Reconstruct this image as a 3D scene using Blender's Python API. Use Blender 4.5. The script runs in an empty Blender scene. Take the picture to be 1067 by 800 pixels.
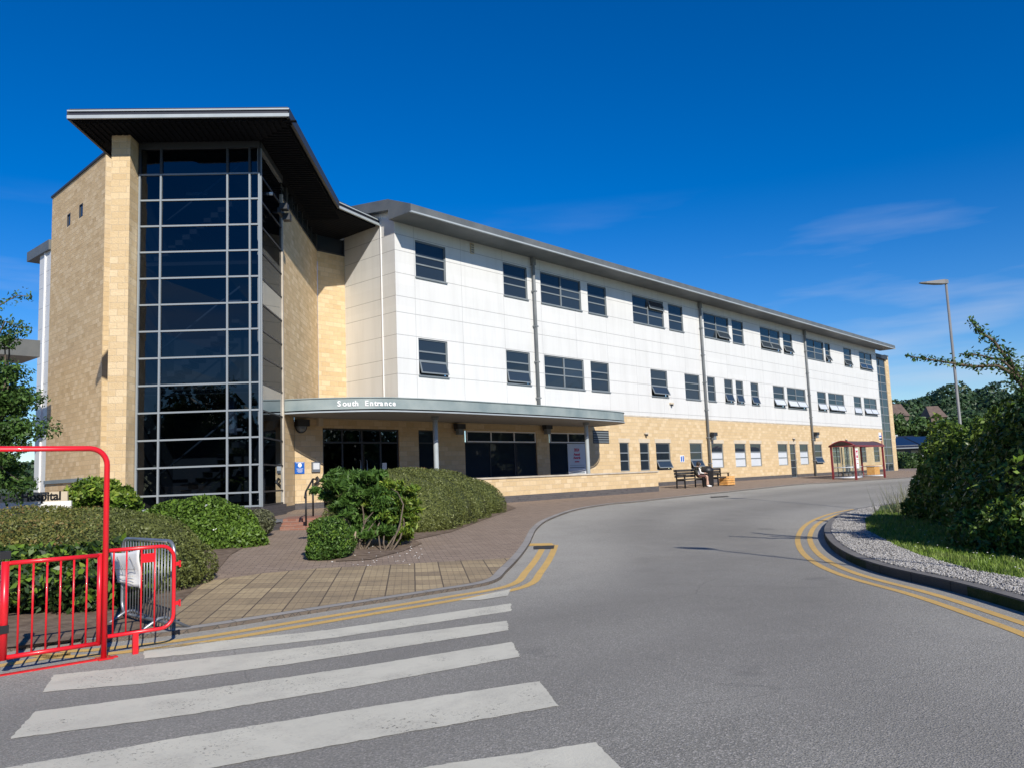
import bpy, bmesh, math, random
import numpy as np
from mathutils import Vector, Matrix
from mathutils.geometry import tessellate_polygon
random.seed(7); RNG = np.random.default_rng(7)
C = bpy.context.scene.collection
sc = bpy.context.scene
rad = math.radians
LIFT = 1.6                     # everything is laid out with the eye at z = 0, then lifted so that the near road is z = 0

# ---------------------------------------------------------------- camera
F = 842.41; PITCH, ROLL, YAW = rad(6.499), rad(-2.2345), rad(48.23)
def cam_axes():
    cy, sy = math.cos(YAW), math.sin(YAW)
    f = Vector((sy*math.cos(PITCH), cy*math.cos(PITCH), math.sin(PITCH)))
    r = Vector((cy, -sy, 0)); u = r.cross(f)
    return (math.cos(ROLL)*r+math.sin(ROLL)*u, -math.sin(ROLL)*r+math.cos(ROLL)*u, f)
CR, CU, CF = cam_axes()
cd = bpy.data.cameras.new('camera'); cam = bpy.data.objects.new('camera', cd); C.objects.link(cam)
cd.sensor_width = 36; cd.lens = F/1067*36; cd.clip_start = .1; cd.clip_end = 6000
cam.matrix_world = Matrix(((CR.x, CU.x, -CF.x, 0), (CR.y, CU.y, -CF.y, 0), (CR.z, CU.z, -CF.z, LIFT), (0, 0, 0, 1)))
sc.camera = cam

# ---------------------------------------------------------------- light
SUN_AZ, SUN_EL = 205.6, 32.5       # compass yaw from +Y towards +X, elevation
w = bpy.data.worlds.new('World'); sc.world = w; w.use_nodes = True
nt = w.node_tree; N = nt.nodes; L = nt.links
bg = N['Background']; bg.inputs[1].default_value = .1
sky = N.new('ShaderNodeTexSky'); sky.sky_type = 'NISHITA'; sky.sun_disc = False
sky.sun_elevation = rad(SUN_EL); sky.sun_rotation = rad(SUN_AZ); sky.altitude = 100
sky.air_density = 1.0; sky.dust_density = .0; sky.ozone_density = 5
hs = N.new('ShaderNodeHueSaturation'); hs.inputs['Saturation'].default_value = 1.38; hs.inputs['Value'].default_value = 1.0; hs.inputs['Hue'].default_value = .512
L.new(sky.outputs[0], hs.inputs['Color'])
# thin low clouds
tc = N.new('ShaderNodeTexCoord'); mp = N.new('ShaderNodeMapping'); mp.inputs['Scale'].default_value = (1.3, 1.3, 9)
mp.inputs['Location'].default_value = (.35, .1, .7)
no = N.new('ShaderNodeTexNoise'); no.inputs['Scale'].default_value = 2.2; no.inputs['Detail'].default_value = 5; no.inputs['Roughness'].default_value = .5
L.new(tc.outputs['Generated'], mp.inputs['Vector']); L.new(mp.outputs[0], no.inputs['Vector'])
cr = N.new('ShaderNodeMapRange'); cr.inputs[1].default_value = .53; cr.inputs[2].default_value = .75; cr.inputs[3].default_value = 0; cr.inputs[4].default_value = .42
L.new(no.outputs['Fac'], cr.inputs[0])
sx = N.new('ShaderNodeSeparateXYZ'); L.new(tc.outputs['Generated'], sx.inputs[0])
bz = N.new('ShaderNodeMapRange'); bz.inputs[1].default_value = .33; bz.inputs[2].default_value = .16; bz.inputs[3].default_value = 0; bz.inputs[4].default_value = 1
L.new(sx.outputs['Z'], bz.inputs[0])
mu = N.new('ShaderNodeMath'); mu.operation = 'MULTIPLY'; L.new(cr.outputs[0], mu.inputs[0]); L.new(bz.outputs[0], mu.inputs[1])
mx = N.new('ShaderNodeMixRGB'); L.new(mu.outputs[0], mx.inputs[0]); L.new(hs.outputs[0], mx.inputs[1]); mx.inputs[2].default_value = (5.4, 5.8, 6.6, 1)
L.new(mx.outputs[0], bg.inputs[0])
sd = bpy.data.lights.new('sun', 'SUN'); sd.energy = 4.6; sd.angle = rad(.53); sd.color = (1, .935, .83)
so = bpy.data.objects.new('sun', sd); C.objects.link(so)
tosun = Vector((math.sin(rad(SUN_AZ))*math.cos(rad(SUN_EL)), math.cos(rad(SUN_AZ))*math.cos(rad(SUN_EL)), math.sin(rad(SUN_EL))))
so.rotation_euler = tosun.to_track_quat('Z', 'Y').to_euler(); so.location = (0, 0, 30)
sc.view_settings.view_transform = 'Standard'; sc.view_settings.look = 'None'; sc.view_settings.exposure = 0.28; sc.view_settings.gamma = 1
sc.view_settings.use_curve_mapping = False
sc.cycles.max_bounces = 8; sc.cycles.transparent_max_bounces = 12

# ---------------------------------------------------------------- survey helpers: image sight lines met with known planes of the site
def ray(x, y): return CR*((x-533.5)/F) - CU*((y-400)/F) + CF
def onY(x, y, Y): d = ray(x, y); return d*(Y/d.y)
def onX(x, y, X): d = ray(x, y); return d*(X/d.x)
def onZ(x, y, Z): d = ray(x, y); return d*(Z/d.z)
def gh(y): return max(-1.6, min(-.84, -1.99+.05*y))        # the site rises gently towards the building
def onG(x, y, off=0):
    d = ray(x, y); p = d*((-1.99+off)/(d.z-.05*d.y))
    if p.y < 7.8 or p.x*CF.x+p.y*CF.y < 0: p = d*((-1.6+off)/d.z)
    if p.y > 23: p = d*((-.84+off)/d.z)
    return p
def far(x, y, depth): return ray(x, y)*depth

# ---------------------------------------------------------------- materials
def mat(name, col, rough=.6, col2=None, scale=3.0, bump=0, bscale=60, metal=0, spec=.5, detail=4, coat=0):
    m = bpy.data.materials.new(name); m.use_nodes = True; t = m.node_tree; n = t.nodes; l = t.links
    b = n['Principled BSDF']; b.inputs['Base Color'].default_value = (*col, 1); b.inputs['Roughness'].default_value = rough
    b.inputs['Metallic'].default_value = metal; b.inputs['Specular IOR Level'].default_value = spec; b.inputs['Coat Weight'].default_value = coat
    c = n.new('ShaderNodeTexCoord')
    if col2:
        a = n.new('ShaderNodeTexNoise'); a.inputs['Scale'].default_value = scale; a.inputs['Detail'].default_value = detail
        l.new(c.outputs['Object'], a.inputs['Vector']); r = n.new('ShaderNodeMapRange'); r.inputs[1].default_value = .35; r.inputs[2].default_value = .65
        l.new(a.outputs['Fac'], r.inputs[0]); x = n.new('ShaderNodeMixRGB'); x.inputs[1].default_value = (*col, 1); x.inputs[2].default_value = (*col2, 1)
        l.new(r.outputs[0], x.inputs[0]); l.new(x.outputs[0], b.inputs['Base Color'])
    if bump:
        a = n.new('ShaderNodeTexNoise'); a.inputs['Scale'].default_value = bscale; a.inputs['Detail'].default_value = 4
        l.new(c.outputs['Object'], a.inputs['Vector']); bp = n.new('ShaderNodeBump'); bp.inputs['Strength'].default_value = bump; bp.inputs['Distance'].default_value = .02
        l.new(a.outputs['Fac'], bp.inputs['Height']); l.new(bp.outputs[0], b.inputs['Normal'])
    return m
def nd(t, typ, **kw):
    x = t.nodes.new(typ)
    for k, v in kw.items():
        if hasattr(x, k): setattr(x, k, v)
        else: x.inputs[k.replace('_', ' ')].default_value = v
    return x
def mathn(t, op, a, b=None, c=None):
    x = t.nodes.new('ShaderNodeMath'); x.operation = op
    for i, v in enumerate((a, b, c)):
        if v is None: continue
        if isinstance(v, (int, float)): x.inputs[i].default_value = v
        else: t.links.new(v, x.inputs[i])
    return x.outputs[0]
def mixc(t, f, a, b, mode='MIX'):
    x = t.nodes.new('ShaderNodeMixRGB'); x.blend_type = mode
    for i, v in enumerate((f, a, b)):
        if isinstance(v, (int, float)): x.inputs[i].default_value = v
        elif isinstance(v, tuple): x.inputs[i].default_value = (*v, 1)
        else: t.links.new(v, x.inputs[i])
    return x.outputs[0]
def noise(t, vec, scale, detail=4, rough=.5, lo=.35, hi=.65):
    a = t.nodes.new('ShaderNodeTexNoise'); a.inputs['Scale'].default_value = scale; a.inputs['Detail'].default_value = detail; a.inputs['Roughness'].default_value = rough
    t.links.new(vec, a.inputs['Vector']); r = t.nodes.new('ShaderNodeMapRange'); r.inputs[1].default_value = lo; r.inputs[2].default_value = hi
    t.links.new(a.outputs['Fac'], r.inputs[0]); return r.outputs[0]
def bumpn(t, h, s, d, prev=None):
    b = t.nodes.new('ShaderNodeBump'); b.inputs['Strength'].default_value = s; b.inputs['Distance'].default_value = d
    t.links.new(h, b.inputs['Height'])
    if prev: t.links.new(prev, b.inputs['Normal'])
    return b.outputs[0]
def block_mat(name, cols, mortar, bw, bh, rough=.85, bump=.5, msize=.006, rot=0, off=.5, ngrain=45, gb=.35, stain=None, fine=0):
    m = bpy.data.materials.new(name); m.use_nodes = True; t = m.node_tree; b = t.nodes['Principled BSDF']; b.inputs['Roughness'].default_value = rough
    b.inputs['Specular IOR Level'].default_value = .25
    uv = t.nodes.new('ShaderNodeTexCoord').outputs['UV']
    mpn = t.nodes.new('ShaderNodeMapping'); mpn.inputs['Rotation'].default_value = (0, 0, rot); t.links.new(uv, mpn.inputs[0]); v = mpn.outputs[0]
    br = t.nodes.new('ShaderNodeTexBrick'); br.offset = off; t.links.new(v, br.inputs['Vector'])
    br.inputs['Scale'].default_value = 1; br.inputs['Brick Width'].default_value = bw; br.inputs['Row Height'].default_value = bh
    br.inputs['Mortar Size'].default_value = msize; br.inputs['Mortar Smooth'].default_value = .3; br.inputs['Bias'].default_value = 0
    br.inputs['Color1'].default_value = (0, 0, 0, 1); br.inputs['Color2'].default_value = (1, 1, 1, 1); br.inputs['Mortar'].default_value = (.5, .5, .5, 1)
    rp = t.nodes.new('ShaderNodeValToRGB'); e = rp.color_ramp.elements
    e[0].position = 0; e[0].color = (*cols[0], 1); e[1].position = 1; e[1].color = (*cols[-1], 1)
    for i, c in enumerate(cols[1:-1]): k = e.new((i+1)/(len(cols)-1)); k.color = (*c, 1)
    t.links.new(br.outputs['Color'], rp.inputs[0])
    g = noise(t, v, 9, 6, .65, .3, .7)
    c1 = mixc(t, .3, rp.outputs[0], mixc(t, g, cols[0], cols[-1]))
    big = noise(t, v, .55, 4, .55, .3, .75)
    c1 = mixc(t, mathn(t, 'MULTIPLY', big, .22), c1, stain or cols[0])
    c2 = mixc(t, br.outputs['Fac'], c1, mortar)
    t.links.new(c2, b.inputs['Base Color'])
    if fine:
        sv = t.nodes.new('ShaderNodeSeparateXYZ'); t.links.new(v, sv.inputs[0]); fl = mathn(t, 'LESS_THAN', mathn(t, 'FRACT', mathn(t, 'DIVIDE', sv.outputs['X'], fine)), .13); fl2 = mathn(t, 'LESS_THAN', mathn(t, 'FRACT', mathn(t, 'DIVIDE', sv.outputs['Y'], fine*2)), .06)
        c2 = mixc(t, mathn(t, 'MULTIPLY', mathn(t, 'MAXIMUM', fl, fl2), .35), c2, mortar); c2 = mixc(t, mathn(t, 'MULTIPLY', noise(t, v, 2.2, 5, .6, .45, .7), .4), c2, stain); t.links.new(c2, b.inputs['Base Color'])
    inv = mathn(t, 'SUBTRACT', 1, br.outputs['Fac'])
    n1 = bumpn(t, inv, bump, .012)
    t.links.new(bumpn(t, noise(t, v, ngrain, 5, .6, 0, 1), gb, .02, n1), b.inputs['Normal'])
    return m
def leaf_mat(name, a, b_, c_=None, rough=.5, trans=.25, clump=2.0):
    m = bpy.data.materials.new(name); m.use_nodes = True; t = m.node_tree; b = t.nodes['Principled BSDF']
    g = t.nodes.new('ShaderNodeNewGeometry'); co = t.nodes.new('ShaderNodeTexCoord')
    c = mixc(t, g.outputs['Random Per Island'], a, b_)
    if c_: c = mixc(t, noise(t, co.outputs['Object'], clump, 3, .5, .45, .65), c, c_)
    h = t.nodes.new('ShaderNodeHueSaturation'); t.links.new(c, h.inputs['Color'])
    vv = mathn(t, 'ADD', mathn(t, 'MULTIPLY', g.outputs['Random Per Island'], .5), .75); t.links.new(vv, h.inputs['Value'])
    t.links.new(h.outputs[0], b.inputs['Base Color']); b.inputs['Roughness'].default_value = rough; b.inputs['Specular IOR Level'].default_value = .35
    tr = t.nodes.new('ShaderNodeBsdfTranslucent'); t.links.new(h.outputs[0], tr.inputs[0])
    ms = t.nodes.new('ShaderNodeMixShader'); ms.inputs[0].default_value = trans
    t.links.new(b.outputs[0], ms.inputs[1]); t.links.new(tr.outputs[0], ms.inputs[2]); t.links.new(ms.outputs[0], t.nodes['Material Output'].inputs[0])
    return m

STONE = [(.54, .39, .21), (.63, .475, .275), (.59, .44, .25), (.68, .525, .32), (.72, .575, .37)]
M = {}
M['stone'] = block_mat('buff_stone', STONE, (.50, .40, .27), .38, .18, msize=.007, bump=.5, gb=.8, ngrain=22)
M['rubble'] = block_mat('split_buff_stone', [(.50, .35, .185), (.66, .485, .275), (.60, .435, .24), (.71, .54, .325), (.76, .60, .385)], (.50, .38, .23), .36, .17, msize=.009, bump=.5, gb=.85, ngrain=15)
M['plinth'] = block_mat('plinth_brick', [(.075, .07, .075), (.12, .11, .11), (.095, .085, .085)], (.13, .125, .12), .225, .075, msize=.006)
M['redbrick'] = block_mat('step_brick', [(.22, .10, .07), (.32, .17, .12), (.28, .13, .09)], (.25, .2, .17), .225, .075)
M['paver'] = block_mat('block_paving', [(.215, .16, .12), (.32, .245, .185), (.26, .195, .145), (.36, .28, .215)], (.10, .085, .07), .21, .105, msize=.006, rot=rad(38), bump=.35, gb=.2, stain=(.14, .12, .10))
M['tactile'] = block_mat('buff_slabs', [(.25, .195, .13), (.44, .34, .20), (.33, .255, .16), (.56, .44, .26), (.38, .295, .18)], (.12, .095, .07), .4, .4, msize=.010, rot=rad(41), off=0, bump=.6, gb=.9, ngrain=30, stain=(.14, .115, .085), fine=.1)
M['kerb'] = block_mat('kerb_stone', [(.26, .25, .235), (.34, .325, .3)], (.1, .095, .09), .915, 5, msize=.008, bump=.3, stain=(.15, .14, .13))
M['kerbdark'] = block_mat('dirty_kerb_stone', [(.15, .145, .14), (.21, .20, .19)], (.05, .05, .045), .915, 5, msize=.01, bump=.3, stain=(.05, .05, .05))
M['lintel'] = mat('cast_stone', (.60, .52, .40), .8, (.54, .46, .34), 2)
M['coping'] = mat('coping_stone', (.55, .49, .40), .8, (.42, .37, .30), 2.5)
M['frame'] = mat('grey_frame', (.17, .195, .21), .45, (.20, .225, .24), 1.5)
M['mullion'] = mat('pale_grey_mullion', (.24, .27, .29), .4)
M['dark_metal'] = mat('dark_metal', (.03, .033, .038), .5)
M['pipe'] = mat('grey_pipe', (.15, .165, .175), .45, (.22, .23, .23), 1.2)
M['white'] = mat('white_paint', (.8, .8, .79), .5)
M['blind_sky_sheen'] = mat('white_blind_sky_sheen', (.62, .65, .68), .35, (.56, .60, .65), 1)  # blinds, and the painted sky reflection on far opened sashes
M['steel'] = mat('galvanised_steel', (.36, .38, .40), .4, (.28, .30, .32), 6, metal=.7)
M['lamp'] = mat('lamp_grey', (.16, .165, .17), .5, (.2, .2, .2), 2)
M['red'] = mat('red_gloss_paint', (.70, .012, .022), .32, (.62, .012, .02), 5, coat=.3)
M['maroon'] = mat('maroon_paint', (.17, .018, .025), .4, (.22, .03, .035), 3)
M['maroonroof'] = mat('maroon_roof', (.085, .045, .045), .5)
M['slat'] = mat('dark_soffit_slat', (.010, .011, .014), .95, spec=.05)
M['black'] = mat('black_paint', (.012, .012, .014), .5)
M['wood'] = mat('dark_wood', (.03, .028, .027), .7, (.055, .05, .045), 8)
M['orange'] = mat('orange_wood', (.62, .30, .08), .7, (.70, .40, .14), 6)
M['paper'] = mat('white_paper', (.8, .8, .78), .6, (.74, .74, .72), 4)
M['blue'] = mat('blue_sign', (.02, .12, .48), .4)
M['redink'] = mat('red_ink', (.55, .04, .09), .5)
M['ink'] = mat('black_ink', (.01, .01, .012), .5)
M['white_ink'] = mat('white_ink', (.85, .85, .85), .4)
M['soil'] = mat('soil', (.11, .075, .05), .95, (.19, .14, .10), 7, bump=1, bscale=25)
M['bark'] = mat('bark', (.16, .125, .09), .9, (.09, .07, .05), 9, bump=.8, bscale=30)
M['cut_wood'] = mat('pale_stump_wood', (.42, .33, .23), .85, (.26, .2, .14), 12, bump=.6)
M['grass'] = leaf_mat('grass_blades', (.10, .19, .02), (.20, .30, .045), (.24, .30, .08), trans=.3)
M['turf'] = mat('turf', (.045, .085, .014), .95, (.08, .11, .03), 5, bump=1, bscale=40)
M['roofmetal'] = mat('grey_roof_metal', (.10, .112, .118), .5, (.135, .145, .148), 1.3)
M['fascia'] = mat('pale_fascia_metal', (.38, .42, .44), .4, (.33, .37, .39), 2)
M['canopy'] = mat('weathered_copper_grey', (.20, .255, .26), .5, (.31, .36, .35), 1.1, detail=8)
M['darkroof'] = mat('dark_roof_metal', (.016, .018, .030), .5)
M['soffit2'] = mat('grey_soffit', (.22, .225, .22), .6)
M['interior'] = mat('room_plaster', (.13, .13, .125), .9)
M['skin'] = mat('skin', (.55, .35, .26), .55)
M['jacket'] = mat('olive_jacket', (.035, .035, .028), .85)
M['shirt'] = mat('white_shirt', (.75, .73, .70), .8)
M['shorts'] = mat('brown_shorts', (.09, .04, .035), .85)
M['hair'] = mat('dark_hair', (.02, .014, .01), .6)
M['tile'] = mat('brown_roof_tile', (.10, .07, .058), .8, (.14, .10, .08), .8)
M['pvpanel'] = mat('solar_panel', (.012, .02, .04), .3)
M['carpaint'] = mat('white_car_paint', (.7, .71, .72), .25, coat=.6)
M['tyre'] = mat('tyre_rubber', (.015, .015, .015), .85)

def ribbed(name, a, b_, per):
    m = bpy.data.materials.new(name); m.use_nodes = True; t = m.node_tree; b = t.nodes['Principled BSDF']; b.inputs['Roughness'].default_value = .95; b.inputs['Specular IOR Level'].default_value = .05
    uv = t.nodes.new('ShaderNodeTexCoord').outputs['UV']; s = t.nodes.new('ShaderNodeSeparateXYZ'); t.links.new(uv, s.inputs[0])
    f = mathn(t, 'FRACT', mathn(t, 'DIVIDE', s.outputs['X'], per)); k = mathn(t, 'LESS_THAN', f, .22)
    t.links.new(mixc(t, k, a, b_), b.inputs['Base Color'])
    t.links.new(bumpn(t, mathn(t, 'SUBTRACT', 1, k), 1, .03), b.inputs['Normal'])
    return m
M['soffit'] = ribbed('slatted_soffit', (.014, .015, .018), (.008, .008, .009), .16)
# white cladding panels with fine joints (heights from the sight lines)
def cladding():
    m = bpy.data.materials.new('white_cladding'); m.use_nodes = True; t = m.node_tree; b = t.nodes['Principled BSDF']; b.inputs['Roughness'].default_value = .42
    co = t.nodes.new('ShaderNodeTexCoord'); s = t.nodes.new('ShaderNodeSeparateXYZ'); t.links.new(co.outputs['Object'], s.inputs[0])
    k = None
    for z in (9.3, 8.67, 7.8, 6.91, 6.29, 5.43, 4.54, 3.95, 3.06):
        d = mathn(t, 'LESS_THAN', mathn(t, 'ABSOLUTE', mathn(t, 'SUBTRACT', s.outputs['Z'], z)), .011)
        k = d if k is None else mathn(t, 'MAXIMUM', k, d)
    fx = mathn(t, 'FRACT', mathn(t, 'DIVIDE', mathn(t, 'SUBTRACT', s.outputs['X'], 20.35), 2.53))
    k2 = mathn(t, 'MULTIPLY', mathn(t, 'LESS_THAN', fx, .008), .75)
    k = mathn(t, 'MAXIMUM', k, k2)
    mpn = t.nodes.new('ShaderNodeMapping'); mpn.inputs['Scale'].default_value = (1.3, 1.3, .25); t.links.new(co.outputs['Object'], mpn.inputs[0])
    dirt = noise(t, mpn.outputs[0], 1.6, 6, .6, .45, .8)
    c = mixc(t, mathn(t, 'MULTIPLY', dirt, .35), (.70, .70, .68), (.50, .495, .47))
    wn = t.nodes.new('ShaderNodeTexWhiteNoise'); wn.noise_dimensions = '2D'; cb = t.nodes.new('ShaderNodeCombineXYZ')
    t.links.new(mathn(t, 'FLOOR', mathn(t, 'DIVIDE', mathn(t, 'SUBTRACT', s.outputs['X'], 20.35), 2.53)), cb.inputs[0]); t.links.new(mathn(t, 'FLOOR', mathn(t, 'DIVIDE', s.outputs['Z'], .82)), cb.inputs[1]); t.links.new(cb.outputs[0], wn.inputs['Vector'])
    c = mixc(t, mathn(t, 'MULTIPLY', wn.outputs['Value'], .16), c, (.55, .55, .53))
    mp2 = t.nodes.new('ShaderNodeMapping'); mp2.inputs['Scale'].default_value = (5, 5, .12); t.links.new(co.outputs['Object'], mp2.inputs[0])
    c = mixc(t, mathn(t, 'MULTIPLY', noise(t, mp2.outputs[0], 1.2, 4, .6, .5, .8), .16), c, (.42, .41, .38))
    t.links.new(mixc(t, mathn(t, 'MULTIPLY', k, .62), c, (.22, .22, .215)), b.inputs['Base Color'])
    t.links.new(bumpn(t, mathn(t, 'SUBTRACT', 1, k), .5, .01), b.inputs['Normal'])
    return m
M['clad'] = cladding()
def glassy(name, col, rough=.03, spec=.5, wav=.02, scale=.5):
    m = bpy.data.materials.new(name); m.use_nodes = True; t = m.node_tree; b = t.nodes['Principled BSDF']; b.inputs['Roughness'].default_value = rough
    b.inputs['Specular IOR Level'].default_value = spec
    co = t.nodes.new('ShaderNodeTexCoord'); g = t.nodes.new('ShaderNodeNewGeometry')
    b.inputs['Base Color'].default_value = (*col, 1)
    h = t.nodes.new('ShaderNodeHueSaturation'); h.inputs['Color'].default_value = (*col, 1)
    t.links.new(mathn(t, 'ADD', mathn(t, 'MULTIPLY', g.outputs['Random Per Island'], 1.4), .4), h.inputs['Value']); t.links.new(h.outputs[0], b.inputs['Base Color'])
    t.links.new(bumpn(t, noise(t, co.outputs['Object'], scale, 2, .5, 0, 1), wav, .05), b.inputs['Normal'])
    return m
M['pane'] = glassy('dark_window_glass', (.018, .026, .036), wav=.05, scale=1.2)
def seethrough(name, tint, fres=1.0):
    m = bpy.data.materials.new(name); m.use_nodes = True; t = m.node_tree; t.nodes.remove(t.nodes['Principled BSDF'])
    gl = t.nodes.new('ShaderNodeBsdfGlossy'); gl.inputs['Roughness'].default_value = .015; gl.inputs['Color'].default_value = (.85, .92, 1, 1)
    tr = t.nodes.new('ShaderNodeBsdfTransparent'); tr.inputs[0].default_value = (*tint, 1)
    fr = t.nodes.new('ShaderNodeFresnel'); fr.inputs[0].default_value = 1.5
    fm = mathn(t, 'MULTIPLY', fr.outputs[0], fres)
    ms = t.nodes.new('ShaderNodeMixShader'); t.links.new(fm, ms.inputs[0]); t.links.new(tr.outputs[0], ms.inputs[1]); t.links.new(gl.outputs[0], ms.inputs[2])
    co = t.nodes.new('ShaderNodeTexCoord'); bn = bumpn(t, noise(t, co.outputs['Object'], .6, 2, .5, 0, 1), .04, .05)
    t.links.new(bn, gl.inputs['Normal'])
    t.links.new(ms.outputs[0], t.nodes['Material Output'].inputs[0]); return m
M['tglass'] = seethrough('tinted_tower_glass', (.16, .20, .26), 1.1)
M['tglass2'] = seethrough('tinted_side_glass', (.12, .15, .19), .55)
M['cglass'] = seethrough('clear_glass', (.86, .9, .9))
def asphalt():
    m = bpy.data.materials.new('asphalt'); m.use_nodes = True; t = m.node_tree; b = t.nodes['Principled BSDF']; b.inputs['Roughness'].default_value = .85
    b.inputs['Specular IOR Level'].default_value = .3
    co = t.nodes.new('ShaderNodeTexCoord').outputs['Object']
    big = noise(t, co, .16, 4, .55, .35, .65); mid = noise(t, co, 1.3, 5, .6, .3, .7)
    c = mixc(t, big, (.220, .213, .188), (.300, .290, .258)); c = mixc(t, mathn(t, 'MULTIPLY', mid, .35), c, (.34, .33, .29))
    fine = noise(t, co, 62, 4, .8, .3, .7); c = mixc(t, .85, c, mixc(t, fine, (.35, .35, .35), (1.62, 1.62, 1.62)), 'MULTIPLY')
    vo = t.nodes.new('ShaderNodeTexVoronoi'); vo.inputs['Scale'].default_value = 85; t.links.new(co, vo.inputs['Vector'])
    sp = t.nodes.new('ShaderNodeSeparateXYZ'); t.links.new(vo.outputs['Color'], sp.inputs[0])
    chips = mathn(t, 'GREATER_THAN', sp.outputs['X'], .86)
    c = mixc(t, mathn(t, 'MULTIPLY', chips, .6), c, (.48, .45, .41))
    for nm_, colr, k_ in (('dust', (.42, .405, .355), .6), ('track', (.160, .153, .138), .65)):
        at_ = t.nodes.new('ShaderNodeAttribute'); at_.attribute_name = nm_
        c = mixc(t, mathn(t, 'MULTIPLY', mathn(t, 'MULTIPLY', at_.outputs['Fac'], k_), mathn(t, 'ADD', mathn(t, 'MULTIPLY', mid, .6), .4)), c, colr)
    # hairline cracks
    vc = t.nodes.new('ShaderNodeTexVoronoi'); vc.feature = 'DISTANCE_TO_EDGE'; vc.inputs['Scale'].default_value = .28
    wv = t.nodes.new('ShaderNodeTexNoise'); wv.inputs['Scale'].default_value = 1.5; wv.inputs['Detail'].default_value = 6; t.links.new(co, wv.inputs['Vector'])
    t.links.new(mixc(t, .25, co, wv.outputs['Color'], 'ADD'), vc.inputs['Vector'])
    ck = mathn(t, 'MULTIPLY', mathn(t, 'LESS_THAN', vc.outputs['Distance'], .0022), noise(t, co, .35, 2, .5, .5, .62))
    c = mixc(t, mathn(t, 'MULTIPLY', ck, .22), c, (.05, .05, .05))
    st_ = noise(t, co, .9, 3, .5, .66, .74); c = mixc(t, mathn(t, 'MULTIPLY', st_, .3), c, (.10, .098, .095))
    t.links.new(c, b.inputs['Base Color'])
    t.links.new(bumpn(t, vo.outputs['Distance'], .5, .01, bumpn(t, fine, .4, .01)), b.inputs['Normal']); return m
M['asphalt'] = asphalt()
def paint(name, col, worn, lo, hi):
    m = bpy.data.materials.new(name); m.use_nodes = True; t = m.node_tree; b = t.nodes['Principled BSDF']; b.inputs['Roughness'].default_value = .7
    co = t.nodes.new('ShaderNodeTexCoord').outputs['Object']
    a = noise(t, co, 3, 8, .7, lo, hi); f = noise(t, co, 50, 4, .7, .3, .75)
    k = mathn(t, 'MULTIPLY', a, f); c = mixc(t, k, col, worn)
    t.links.new(mixc(t, mathn(t, 'MULTIPLY', noise(t, co, 1.2, 3, .5, .3, .7), .35), c, tuple(x*.72 for x in col)), b.inputs['Base Color'])
    t.links.new(bumpn(t, f, .3, .008), b.inputs['Normal'])
    fl = mathn(t, 'MULTIPLY', mathn(t, 'GREATER_THAN', noise(t, co, 38, 5, .75, 0, 1), .60), noise(t, co, 1.7, 3, .6, .48, .66))
    tr = t.nodes.new('ShaderNodeBsdfTransparent'); ms = t.nodes.new('ShaderNodeMixShader'); t.links.new(fl, ms.inputs[0]); t.links.new(b.outputs[0], ms.inputs[1]); t.links.new(tr.outputs[0], ms.inputs[2]); t.links.new(ms.outputs[0], t.nodes['Material Output'].inputs[0]); return m
M['zebra'] = paint('worn_white_paint', (.60, .58, .48), (.24, .225, .20), .45, .8)
M['yellow'] = paint('worn_yellow_paint', (.62, .40, .12), (.30, .23, .14), .45, .8)
def stones():
    m = bpy.data.materials.new('grey_chippings'); m.use_nodes = True; t = m.node_tree; b = t.nodes['Principled BSDF']; b.inputs['Roughness'].default_value = .85
    g = t.nodes.new('ShaderNodeNewGeometry'); rp = mixc(t, g.outputs['Random Per Island'], (.15, .145, .14), (.50, .485, .46)); t.links.new(rp, b.inputs['Base Color']); return m
M['stones'] = stones()
M['gravelbed'] = mat('gravel_bed', (.20, .19, .18), .95, (.34, .33, .31), 30, bump=1, bscale=60)
M['leaf_shrub'] = leaf_mat('shrub_leaves', (.05, .115, .022), (.10, .19, .035))
M['leaf_lime'] = leaf_mat('lime_leaves', (.16, .24, .03), (.27, .34, .05))
M['leaf_dome'] = leaf_mat('fine_olive_leaves', (.095, .115, .03), (.155, .175, .052), (.115, .135, .035), trans=.15)
M['leaf_cover'] = leaf_mat('olive_brown_leaves', (.13, .15, .035), (.21, .20, .05), (.21, .125, .05), trans=.15, clump=2.6)
M['leaf_laurel'] = leaf_mat('laurel_leaves', (.05, .10, .016), (.15, .25, .03), rough=.35)
M['leaf_bright'] = leaf_mat('bright_leaves', (.07, .145, .02), (.16, .26, .035), (.09, .16, .022))
M['leaf_tree'] = leaf_mat('tree_leaves', (.04, .095, .02), (.09, .165, .035))
M['leaf_hedge'] = leaf_mat('hedge_leaves', (.045, .09, .016), (.13, .19, .03), rough=.4)
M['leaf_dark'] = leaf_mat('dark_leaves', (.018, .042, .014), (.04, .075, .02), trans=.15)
M['leaf_far'] = leaf_mat('far_leaves', (.025, .055, .025), (.045, .085, .03), (.03, .06, .03), trans=.1, clump=.1)
M['leaf_mid'] = leaf_mat('mid_leaves', (.045, .095, .03), (.075, .14, .035), (.06, .10, .03), trans=.1, clump=.3)
M['flower'] = mat('white_petals', (.8, .8, .78), .6)

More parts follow.
